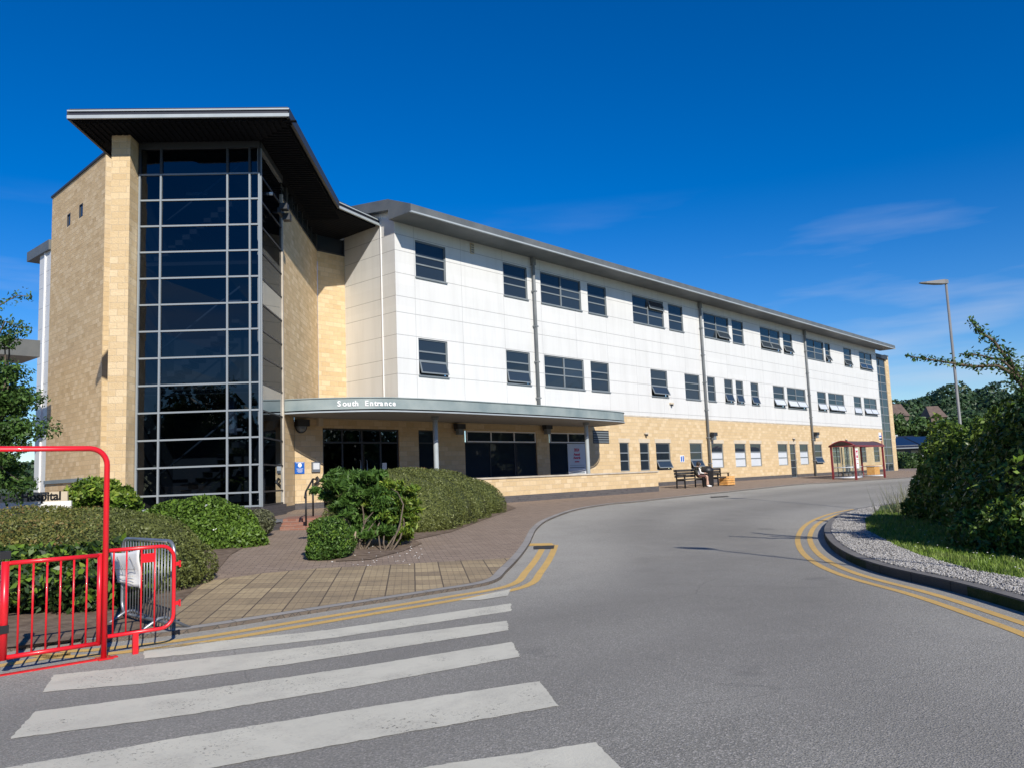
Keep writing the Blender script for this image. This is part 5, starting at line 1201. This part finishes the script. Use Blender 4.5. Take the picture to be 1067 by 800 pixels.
for py in (587, 628): mb = MB(); z = uat(181, py)[1]; mb.box((ur+.012, -.012, z-.018), (ur+.06, .012, z+.018), M['red'], lambda a, b, c: gf(a, c, b)); mb.box((ur+.05, -.012, z-.035), (ur+.066, .012, z+.03), M['red'], lambda a, b, c: gf(a, c, b)); mb.build('hook', fo)
a_, zz0 = uat(147.5, 586); b_2, zz1 = uat(160.5, 575.5); mb = MB(); mb.box((a_, -.006, zz0), (b_2, .006, zz1), M['red'], lambda a, b, c: gf(a, c, b)); mb.build('name_plate', fo)

# ---- galvanised crowd barrier behind it
g0 = onG(181, 664, PAVE*.5); g1 = onG(127, 643, PAVE); dv = g1-g0; dv.z = 0; LB = dv.length; dv.normalize(); pv = Vector((-dv.y, dv.x, 0)); gb_ = lambda u, z, o=0: g0+dv*u+pv*o+Vector((0, 0, z))
sb = thing('crowd_barrier', 'galvanised steel crowd barrier standing behind the red gate with a white sheet tied on', 'barrier', g0)
HB = 1.0; rc = .14; zl = .14
mb = MB(); pth = [gb_(rc, HB), gb_(LB-rc, HB)]+[gb_(LB-rc+rc*math.sin(a), HB-rc+rc*math.cos(a)) for a in np.linspace(.2, math.pi/2, 6)]+[gb_(LB-rc+rc*math.cos(a), zl+rc-rc*math.sin(a)) for a in np.linspace(0, math.pi/2, 6)]+[gb_(rc, zl)]+[gb_(rc-rc*math.sin(a), zl+rc-rc*math.cos(a)) for a in np.linspace(.2, math.pi/2, 6)]+[gb_(rc-rc*math.cos(a), HB-rc+rc*math.sin(a)) for a in np.linspace(0, math.pi/2, 6)]
mb.tube(pth, .019, M['steel'], 10, closed=True); sf_ = mb.build('frame', sb)
for k in range(1, 18): mb = MB(); u = LB*k/18; mb.tube([gb_(u, zl), gb_(u, HB)], .0065, M['steel'], 6); mb.build('bar', sb)
for u in (.28, LB-.2):
    mb = MB(); mb.tube([gb_(u, -.0+.02, -.32), gb_(u, zl+.04, -.04), gb_(u, zl+.04, .04), gb_(u, .02, .32)], .017, M['steel'], 8); mb.build('foot', sb)
# tied white sheet, sagging
mb = MB(); n1 = 10
ua = .45*LB
def pu(px, py): # where the sight line meets the barrier plane
    dd = ray(px, py); t = g0.dot(pv)/dd.dot(pv); p = dd*t; return (p-g0).dot(dv), p.z-g0.z
c = [pu(118, 575), pu(149, 571.5), pu(149, 612), pu(127, 606)]
for i in range(n1):
    for j in range(n1):
        q = []
        for (s_, t_) in ((i/n1, j/n1), ((i+1)/n1, j/n1), ((i+1)/n1, (j+1)/n1), (i/n1, (j+1)/n1)):
            ux = (c[0][0]*(1-s_)+c[1][0]*s_)*(1-t_)+(c[3][0]*(1-s_)+c[2][0]*s_)*t_; zx = (c[0][1]*(1-s_)+c[1][1]*s_)*(1-t_)+(c[3][1]*(1-s_)+c[2][1]*s_)*t_
            q.append(gb_(ux, zx-.02*math.sin(s_*3.14)*(1-t_), (.035+.02*math.sin(s_*9+t_*3)*t_+.01*math.sin(t_*7)) * (1 if pv.dot(g0) < 0 else -1)))
        mb.face(q, M['paper'], smooth=True)
sh = mb.build('paper_sheet'); so_ = sh.modifiers.new('s', 'SOLIDIFY'); so_.thickness = .002
tag(sh, 'crumpled white sheet with faint triangle marks tied to the steel barrier', 'sheet')
# faint printed triangles and text lines on the sheet
mb = MB(); sg = -1 if pv.dot(g0) > 0 else 1
M['faint'] = mat('faint_print', (.55, .52, .42), .7)
for (x, y) in ((128, 588), (141, 588)):
    ring = [pu(x, y-9), pu(x+6, y+4), pu(x-6, y+4)]; mb.tube([gb_(q[0], q[1], sg*.066) for q in ring], .003, M['faint'], 5, closed=True)
for k in range(3): a1, b1 = pu(127, 598+k*3.5), pu(145, 599+k*3.5); mb.tube([gb_(a1[0], a1[1], sg*.066), gb_(b1[0], b1[1], sg*.066)], .003, M['faint'], 5)
o = mb.build('printed_marks'); o.parent = sh

# ---- hospital sign behind the hedge, left
hp = far(44, 522, 16.5); a = far(-30, 522, 16.5); b = far(70, 519.5, 16.5); u = (b-a); u.z = 0; wS = u.length; u.normalize(); n = Vector((u.y, -u.x, 0)); zc = hp.z
if n.dot(hp) > 0: n = -n
sg_ = thing('hospital_sign', 'low cream board lettered Hospital over a white band beside the left tree', 'sign', ((a.x+b.x)/2, (a.y+b.y)/2, gh(a.y)+PAVE))
f = lambda U_, O_, Z_: Vector((a.x, a.y, 0))+u*U_+n*O_+Vector((0, 0, Z_))
zt_, zm, zb2 = far(40, 512.5, 16.5).z, far(40, 522.3, 16.5).z, far(40, 528, 16.5).z-.25
mb = MB(); mb.box((0, -.04, zm), (wS, 0, zt_), M['lintel'], f); mb.build('panel', sg_); mb = MB(); mb.box((0, -.04, zb2), (wS+.08, .004, zm-.002), M['white'], f); mb.build('white_band', sg_)
for U_ in (.15, wS-.15): mb = MB(); mb.box((U_-.04, -.12, gh(a.y)), (U_+.04, -.041, zt_), M['frame'], f); mb.build('post', sg_)
capx = far(3, 522, 16.5); U0 = (capx-Vector((a.x, a.y, capx.z))).dot(u)
text('Hospital', .245, wall_matrix(f(wS-.12, .002, zm+.025), u), M['ink'], 'lettering', sg_, .004, 'RIGHT', bold=.008)

# ---- street lamps
def lamp(loc, h, yaw_dir, label):
    r = thing('street_lamp', label, 'street lamp', loc, 'grey column street lamps of the access road'); loc = Vector(loc); d = Vector(yaw_dir).normalized()
    mb = MB(); mb.tube([loc, loc+Vector((0, 0, 1.1)), loc+Vector((0, 0, 1.15)), loc+Vector((0, 0, h))], [.07, .07, .045, .035], M['lamp'], 12); mb.build('column', r)
    mb = MB(); t = loc+Vector((0, 0, h)); s = Vector((-d.y, d.x, 0))
    P = lambda a, w_, z: t+d*a+s*w_+Vector((0, 0, z))
    secs = [(-.06, .04, -.05, .06), (.08, .10, -.07, .06), (.30, .12, -.07, .03), (.62, .10, -.055, -.01), (.78, .05, -.04, -.02)]
    for (a0, w0, l0, h0), (a1, w1, l1, h1) in zip(secs, secs[1:]):
        mb.face([P(a0, -w0, h0), P(a0, w0, h0), P(a1, w1, h1), P(a1, -w1, h1)], M['lamp']); mb.face([P(a0, -w0, l0), P(a0, w0, l0), P(a1, w1, l1), P(a1, -w1, l1)], M['lamp'])
        for q in (-1, 1): mb.face([P(a0, q*w0, l0), P(a0, q*w0, h0), P(a1, q*w1, h1), P(a1, q*w1, l1)], M['lamp'])
    for (a0, w0, l0, h0) in (secs[0], secs[-1]): mb.face([P(a0, -w0, l0), P(a0, w0, l0), P(a0, w0, h0), P(a0, -w0, h0)], M['lamp'])
    mb.build('lantern', r)
    return r
LD = 24.0; tp = far(985.5, 294, LD); lamp((tp.x, tp.y, gh(tp.y)+.1), tp.z-gh(tp.y)-.1, -CR, 'tall grey street lamp rising out of the island hedge')
hN = 8.0; ln = hN/math.tan(rad(SUN_EL)); tip = onZ(741, 571, -1.58); lamp((tip.x-math.sin(rad(SUN_AZ-180))*ln, tip.y-math.cos(rad(SUN_AZ-180))*ln, -1.5), hN-.08, (-.3, .95, 0), 'grey street lamp just outside the right edge whose shadow crosses the road')

# ---- bus shelter
sa = onG(867.5, 499.5, PAVE); sb1 = onG(892.5, 499.6, PAVE); sc1 = onG(921.5, 497.8, PAVE)
X0, X1 = sb1.x, sb1.x+4.6; YF, YR = sb1.y, sb1.y+1.75; ZG = gh(YF)+PAVE; HS = 2.12
bs = thing('bus_shelter', 'maroon framed bus shelter with clear panels and a barrel roof', 'bus shelter', ((X0+X1)/2, (YF+YR)/2, ZG))
# match the right post to its sight line
dd = ray(921.5, 490); X1 = dd.x/dd.y*YF; dd = ray(867.8, 490); YR = X0*dd.y/dd.x
for x, y in ((X0, YF), (X1, YF), (X0, YR), (X1, YR)): mb = MB(); mb.box((x-.055, y-.055, ZG-.05), (x+.055, y+.055, ZG+HS), M['maroon']); mb.build('post', bs)
mb = MB(); W_ = YR-YF; n_ = 12; arcp = [(YF-.1+(W_+.2)*k/n_, ZG+HS+.02+.30*math.sin(math.pi*k/n_)) for k in range(n_+1)]
for (ya, za), (yb, zb3) in zip(arcp, arcp[1:]):
    mb.face([(X0-.12, ya, za), (X1+.12, ya, za), (X1+.12, yb, zb3), (X0-.12, yb, zb3)], M['maroonroof']); mb.face([(X0-.12, ya, za+.03), (X1+.12, ya, za+.03), (X1+.12, yb, zb3+.03), (X0-.12, yb, zb3+.03)], M['maroonroof'])
mb.build('roof', bs)
for x in (X0-.12, X1+.1): mb = MB(); mb.tube([(x, y, z+.01) for y, z in arcp], .045, M['maroon'], 8); mb.tube([(x, YF-.1, ZG+HS+.01), (x, YR+.1, ZG+HS+.01)], .03, M['maroon'], 8); mb.build('roof_hoop', bs)
mb = MB(); mb.box((X0-.1, YF-.13, ZG+HS-.05), (X1+.1, YF-.07, ZG+HS+.05), M['maroon']); mb.build('gutter', bs)
def glaz(p, q, name='glass_panel'):
    mb = MB(); mb.face([(p[0], p[1], ZG+.25), (q[0], q[1], ZG+.25), (q[0], q[1], ZG+HS-.05), (p[0], p[1], ZG+HS-.05)], M['cglass']); mb.build(name, bs)
    mb = MB(); mb.tube([(p[0], p[1], ZG+.80), (q[0], q[1], ZG+.80)], .028, M['blind_sky_sheen'], 6); mb.tube([(p[0], p[1], ZG+.16), (q[0], q[1], ZG+.16)], .05, M['blind_sky_sheen'], 6); mb.build('rail', bs)
glaz((X0, YF+.06), (X0, YR-.06)); glaz((X0+.06, YR), ((X0+X1)/2-.02, YR)); glaz(((X0+X1)/2+.02, YR), (X1-.06, YR)); glaz((X1, YF+.06), (X1, YR-.06)); glaz((X0+.06, YF), (X0+1.0, YF))
for k in range(1, 6): mb = MB(); x = X0+(X1-X0)*k/6; mb.box((x-.025, YR-.025, ZG), (x+.025, YR+.025, ZG+HS), M['frame']); mb.build('mullion', bs)
mb = MB(); mb.box((X0+.16, YF-.02, ZG+.72), (X0+.62, YF-.005, ZG+HS-.15), M['white']); pn_ = mb.build('timetable', bs)
mb = MB()
for z_, h_, w2 in ((1.0, .05, .2), (1.25, .03, .3), (1.38, .16, .24), (1.62, .03, .3), (1.72, .12, .3)): mb.box((X0+.39-w2/2, YF-.03, ZG+z_), (X0+.39+w2/2, YF-.022, ZG+z_+h_), M['redink'])
mb.build('timetable_print', pn_)
mb = MB(); mb.box((X0+.6, YR-.42, ZG+.44), (X1-.6, YR-.12, ZG+.50), M['wood'])
for x in (X0+.9, (X0+X1)/2, X1-.9): mb.box((x-.03, YR-.3, ZG), (x+.03, YR-.24, ZG+.44), M['frame'])
mb.build('seat', bs)
# bus stop flag
q = onG(920, 497.5, PAVE); t = far(916, 450, depth_ := CF.dot(q)); mb = MB(); mb.tube([(X1+.35, YF+.1, ZG), (X1+.35, YF+.1, ZG+3.05)], .035, M['maroon'], 8)
bst = thing('bus_stop_sign', 'white bus stop flag on a maroon post at the right end of the shelter', 'sign', (X1+.35, YF+.1, ZG)); mb.build('post', bst)
mb = MB(); mb.box((X1-.18, YF+.09, ZG+2.5), (X1+.33, YF+.11, ZG+3.05), M['white']); mb.box((X1-.16, YF+.08, ZG+2.55), (X1+.31, YF+.089, ZG+2.66), M['ink']); mb.box((X1-.16, YF+.08, ZG+2.76), (X1+.31, YF+.089, ZG+2.84), M['blue']); mb.build('flag', bst)
# yellow grit bin behind the shelter
gx = ray(910, 490); gy = YR+1.2; gx = gx.x/gx.y*gy
mb = MB(); mb.box((gx-.55, gy-.3, gh(gy)+PAVE), (gx+.55, gy+.3, gh(gy)+PAVE+.6), M['orange']); mb.box((gx-.6, gy-.34, gh(gy)+PAVE+.602), (gx+.6, gy+.34, gh(gy)+PAVE+.72), M['orange']); tag(mb.build('grit_bin', bevel=.03), 'orange grit bin standing behind the bus shelter by the wall', 'grit bin')

# ---- benches, bin, crate and the seated person
def bench(px0, px1, Yb, label):
    a = ray(px0, 495); b = ray(px1, 495); x0 = a.x/a.y*Yb; x1 = b.x/b.y*Yb; g = gh(Yb)+PAVE; r = thing('bench', label, 'bench', ((x0+x1)/2, Yb, g), 'dark benches against the stone wall')
    for k in range(3): mb = MB(); mb.box((x0, Yb-.50+k*.16, g+.41), (x1, Yb-.36+k*.16, g+.47), M['wood']); mb.build('seat_slat', r)
    for k in range(3): mb = MB(); mb.box((x0, Yb+.03+k*.02, g+.53+k*.14), (x1, Yb+.07+k*.02, g+.65+k*.14), M['wood']); mb.build('back_slat', r)
    for x in (x0+.08, x1-.08):
        mb = MB(); mb.box((x-.03, Yb-.48, g), (x+.03, Yb-.42, g+.63), M['black']); mb.box((x-.03, Yb-.02, g), (x+.03, Yb+.03, g+.92), M['black']); mb.box((x-.035, Yb-.52, g+.63), (x+.035, Yb+.0, g+.67), M['black']); mb.box((x-.029, Yb-.42, g+.36), (x+.029, Yb-.02, g+.42), M['black']); mb.build('leg_frame', r)
    return x0, x1, g
YB = 20.9
bx0, bx1, bg0 = bench(704, 725, YB, 'left dark slatted bench, the one the person sits on')
bench(739, 751.5, YB+.1, 'right dark slatted bench between the black bin and the orange crate')
c = ray(737.5, 500); yb = YB-.1; xb = c.x/c.y*yb; g = gh(yb)+PAVE
mb = MB(); mb.lathe((xb, yb, g), [(.27, 0), (.30, .1), (.31, .75), (.33, .78), (.33, .84), (.29, .95), (.18, 1.04), (.0, 1.07)], M['black'], 20); bn = mb.build('litter_bin'); tag(bn, 'round black litter bin with a domed top between the two benches', 'litter bin')
c = ray(757.5, 500); yc = YB-.2; xc = c.x/c.y*yc; g = gh(yc)+PAVE
mb = MB()
for k in range(4): mb.box((xc-.42, yc-.25, g+.03+k*.12), (xc+.42, yc-.22, g+.13+k*.12), M['orange']); mb.box((xc-.42, yc+.22, g+.03+k*.12), (xc+.42, yc+.25, g+.13+k*.12), M['orange']); mb.box((xc-.45, yc-.218, g+.03+k*.12), (xc-.421, yc+.218, g+.13+k*.12), M['orange']); mb.box((xc+.421, yc-.218, g+.03+k*.12), (xc+.45, yc+.218, g+.13+k*.12), M['orange'])
mb.box((xc-.40, yc-.21, g), (xc+.40, yc+.21, g+.28), M['wood']); tag(mb.build('wooden_crate'), 'orange slatted wooden crate on the paving at the right end of the benches', 'crate')
def skinned(name, verts, edges, radii, root_i, m, parent=None, sub=2):
    me = bpy.data.meshes.new(name); me.from_pydata([tuple(v) for v in verts], edges, []); o = bpy.data.objects.new(name, me); C.objects.link(o)
    s = o.modifiers.new('skin', 'SKIN'); s.use_smooth_shade = True
    for i, r in enumerate(radii):
        sv = me.skin_vertices[0].data[i]; sv.radius = (r, r) if not isinstance(r, tuple) else r; sv.use_root = i == root_i
    u = o.modifiers.new('sub', 'SUBSURF'); u.levels = sub; u.render_levels = sub
    dg = bpy.context.evaluated_depsgraph_get(); dg.update(); me2 = bpy.data.meshes.new_from_object(o.evaluated_get(dg)); bpy.data.objects.remove(o)
    me2.materials.clear(); me2.materials.append(m); q = bpy.data.objects.new(name, me2); C.objects.link(q)
    if parent: q.parent = parent; q.location = -Vector(rootloc(parent))
    return q
def person_seated(loc, yaw_):
    """loc = point on the seat under the hips; faces local +X"""
    px, py_, pz = loc; seat = 0
    J = dict(pelvis=(0, 0, .12), waist=(-.03, 0, .26), chest=(-.01, 0, .43), upper=(.02, 0, .52), neck=(.05, 0, .60), skull=(.10, 0, .70), crown=(.10, 0, .78))
    V = []; E_ = []; Rr_ = []; idx = {}
    def add(n, p, r, par=None):
        idx[n] = len(V); V.append(p); Rr_.append(r)
        if par: E_.append((idx[par], idx[n]))
    add('pelvis', J['pelvis'], (.13, .15)); add('waist', J['waist'], (.115, .14), 'pelvis'); add('chest', J['chest'], (.12, .165), 'waist'); add('upper', J['upper'], (.09, .14), 'chest'); add('neck', J['neck'], .052, 'upper'); add('skull', J['skull'], (.095, .08), 'neck'); add('crown', J['crown'], (.085, .075), 'skull'); add('nose', (.20, 0, .69), .012, 'skull')
    for s in (-1, 1):
        k = str(s)
        add('hip'+k, (.06, .09*s, .10), .085, 'pelvis'); add('knee'+k, (.46, .11*s, .09+(.02 if s > 0 else 0)), .058, 'hip'+k); add('shin'+k, (.50+.06*s, .11*s, -.15), .048, 'knee'+k); add('ankle'+k, (.50+.09*s, .11*s, -.37), .034, 'shin'+k); add('ball'+k, (.61+.09*s, .11*s, -.42), .035, 'ankle'+k); add('toe'+k, (.68+.09*s, .11*s, -.425), .025, 'ball'+k)
        add('sho'+k, (.02, .18*s, .50), .055, 'upper'); add('elb'+k, (.08, .22*s, .26), .042, 'sho'+k); add('wri'+k, (.30, .13*s, .24), .027, 'elb'+k); add('palm'+k, (.37, .11*s, .245), (.035, .018), 'wri'+k)
        for f_, (dy, ln_) in enumerate(((-.028, .07), (-.010, .08), (.009, .075), (.027, .06))): add('f%d%s' % (f_, k), (.41, .11*s+dy, .245), .0085, 'palm'+k); add('g%d%s' % (f_, k), (.41+ln_*.6, .11*s+dy, .225), .008, 'f%d%s' % (f_, k)); add('h%d%s' % (f_, k), (.41+ln_*.85, .11*s+dy, .195), .007, 'g%d%s' % (f_, k))
        add('t0'+k, (.35, .11*s-.04*s, .262), .009, 'palm'+k); add('t1'+k, (.395, .11*s-.05*s, .265), .008, 't0'+k)
    Rm = Matrix.Rotation(yaw_, 3, 'Z'); V = [tuple(Rm @ Vector(v)+Vector(loc)) for v in V]
    o = skinned('person', V, E_, Rr_, 0, M['skin']); me = o.data
    for m in ('jacket', 'shirt', 'shorts', 'white'): me.materials.append(M[m])
    inv = Rm.inverted()
    for p in me.polygons:
        c = inv @ (Vector(p.center)-Vector(loc)); mi = 0
        if c.z < -.365: mi = 4
        elif c.z < .19 and c.x < .36 and c.z > -.02: mi = 3
        elif c.z < .585 and c.x < .27 and c.z > .14: mi = 1 if c.x < .0 or c.z > .52 else 2
        p.material_index = mi
    tag(o, 'person in dark and white top, brown shorts and white shoes sitting on the left bench', 'person')
    h = MB(); Hc = [(.075, .135, .12)]
    n1, n2 = 14, 10; base = 0; pts = []
    for j in range(n2+1):
        for i in range(n1):
            th = math.pi*j/n2; a = 2*math.pi*i/n1; q = Vector((.085+.118*math.sin(th)*math.cos(a), .10*math.sin(th)*math.sin(a), .735+.115*math.cos(th)))
            if q.x > .135: q.x = .135+(q.x-.135)*.15*(1 if q.z < .79 else 3)
            if q.z < .70 and q.x < .1: q.z -= .05; q.x -= .01
            pts.append(Rm @ q+Vector(loc))
    h.v = [tuple(p) for p in pts]; mi = h.mi(M['hair'])
    for j in range(n2):
        for i in range(n1): h.f.append([j*n1+i, (j+1)*n1+i, (j+1)*n1+(i+1) % n1, j*n1+(i+1) % n1]); h.m.append(mi); h.sm.append(True); h.uv += [(0, 0)]*4
    h.build('hair', o)
    e = MB()
    for s in (-1, 1): q = Rm @ Vector((.186, .032*s, .715))+Vector(loc); e.tube([q, q+Rm @ Vector((.008, 0, 0))], .009, M['ink'], 8); 
    q = [Rm @ Vector((.183, y, .655))+Vector(loc) for y in (-.022, .022)]; e.tube(q, .005, M['redink'], 6); e.build('face', o)
person_seated((bx1-.55, YB-.42, bg0+.46), rad(-38))

# ---- parked white car glimpsed far right
def car(loc, yaw_, label):
    r = thing('parked_car', label, 'car', loc, rz=yaw_, local=True)
    prof = [(-2.05, .35), (-2.1, .75), (-1.95, .98), (-1.35, 1.02), (-.75, 1.42), (.75, 1.45), (1.45, 1.02), (2.05, .9), (2.12, .55), (2.05, .3)]
    mb = MB()
    for s in (-1, 1): mb.face([(x, s*(.86 if z < 1.1 else .68), z) for x, z in prof], M['carpaint'])
    for (xa, za), (xb_, zb_4) in zip(prof, prof[1:]+prof[:1]): wa, wb = (.86 if za < 1.1 else .68), (.86 if zb_4 < 1.1 else .68); mb.face([(xa, -wa, za), (xb_, -wb, zb_4), (xb_, wb, zb_4), (xa, wa, za)], M['carpaint'])
    mb.build('body', r, bevel=.04)
    for s in (-1, 1):
        mb = MB(); mb.face([(-1.15, s*.87, 1.04), (1.25, s*.87, 1.04), (.72, s*.71, 1.38), (-.7, s*.71, 1.38)], M['pane']); mb.build('side_window', r)
    for (xa, za, xb_, zb_4) in ((-1.3, 1.06, -.8, 1.38), (.8, 1.4, 1.38, 1.06)): mb = MB(); e_ = -.02 if xa < 0 else .02; mb.face([(xa+e_, -.74, za), (xb_+e_, -.64, zb_4), (xb_+e_, .64, zb_4), (xa+e_, .74, za)], M['pane']); mb.build('windscreen', r)
    for x in (-1.3, 1.35):
        for s in (-1, 1): mb = MB(); mb.tube([(x, s*.72, .32), (x, s*.89, .32)], .32, M['tyre'], 20); w_ = mb.build('wheel', r); mb = MB(); mb.tube([(x, s*.893, .32), (x, s*.90, .32)], .19, M['steel'], 16); mb.build('rim', w_)
    for s in (-1, 1): mb = MB(); mb.box((2.03, s*.6-.15, .68), (2.13, s*.6+.15, .82), M['white']); mb.build('headlight', r)
    return r
q = far(954, 471, 97); car((q.x, q.y, -.84), rad(-60), 'white car parked beyond the stair tower in front of the solar roofed building')

# ================================================================ lift the whole site so that the near road is at z = 0
for o in list(bpy.context.scene.objects):
    if o.parent is None and o.type not in ('CAMERA', 'LIGHT'): o.location.z += LIFT
for o in bpy.context.scene.objects:
    for k in ('label', 'category', 'group'):
        if o.parent is not None and k in ('category', 'group') and k in o: del o[k]
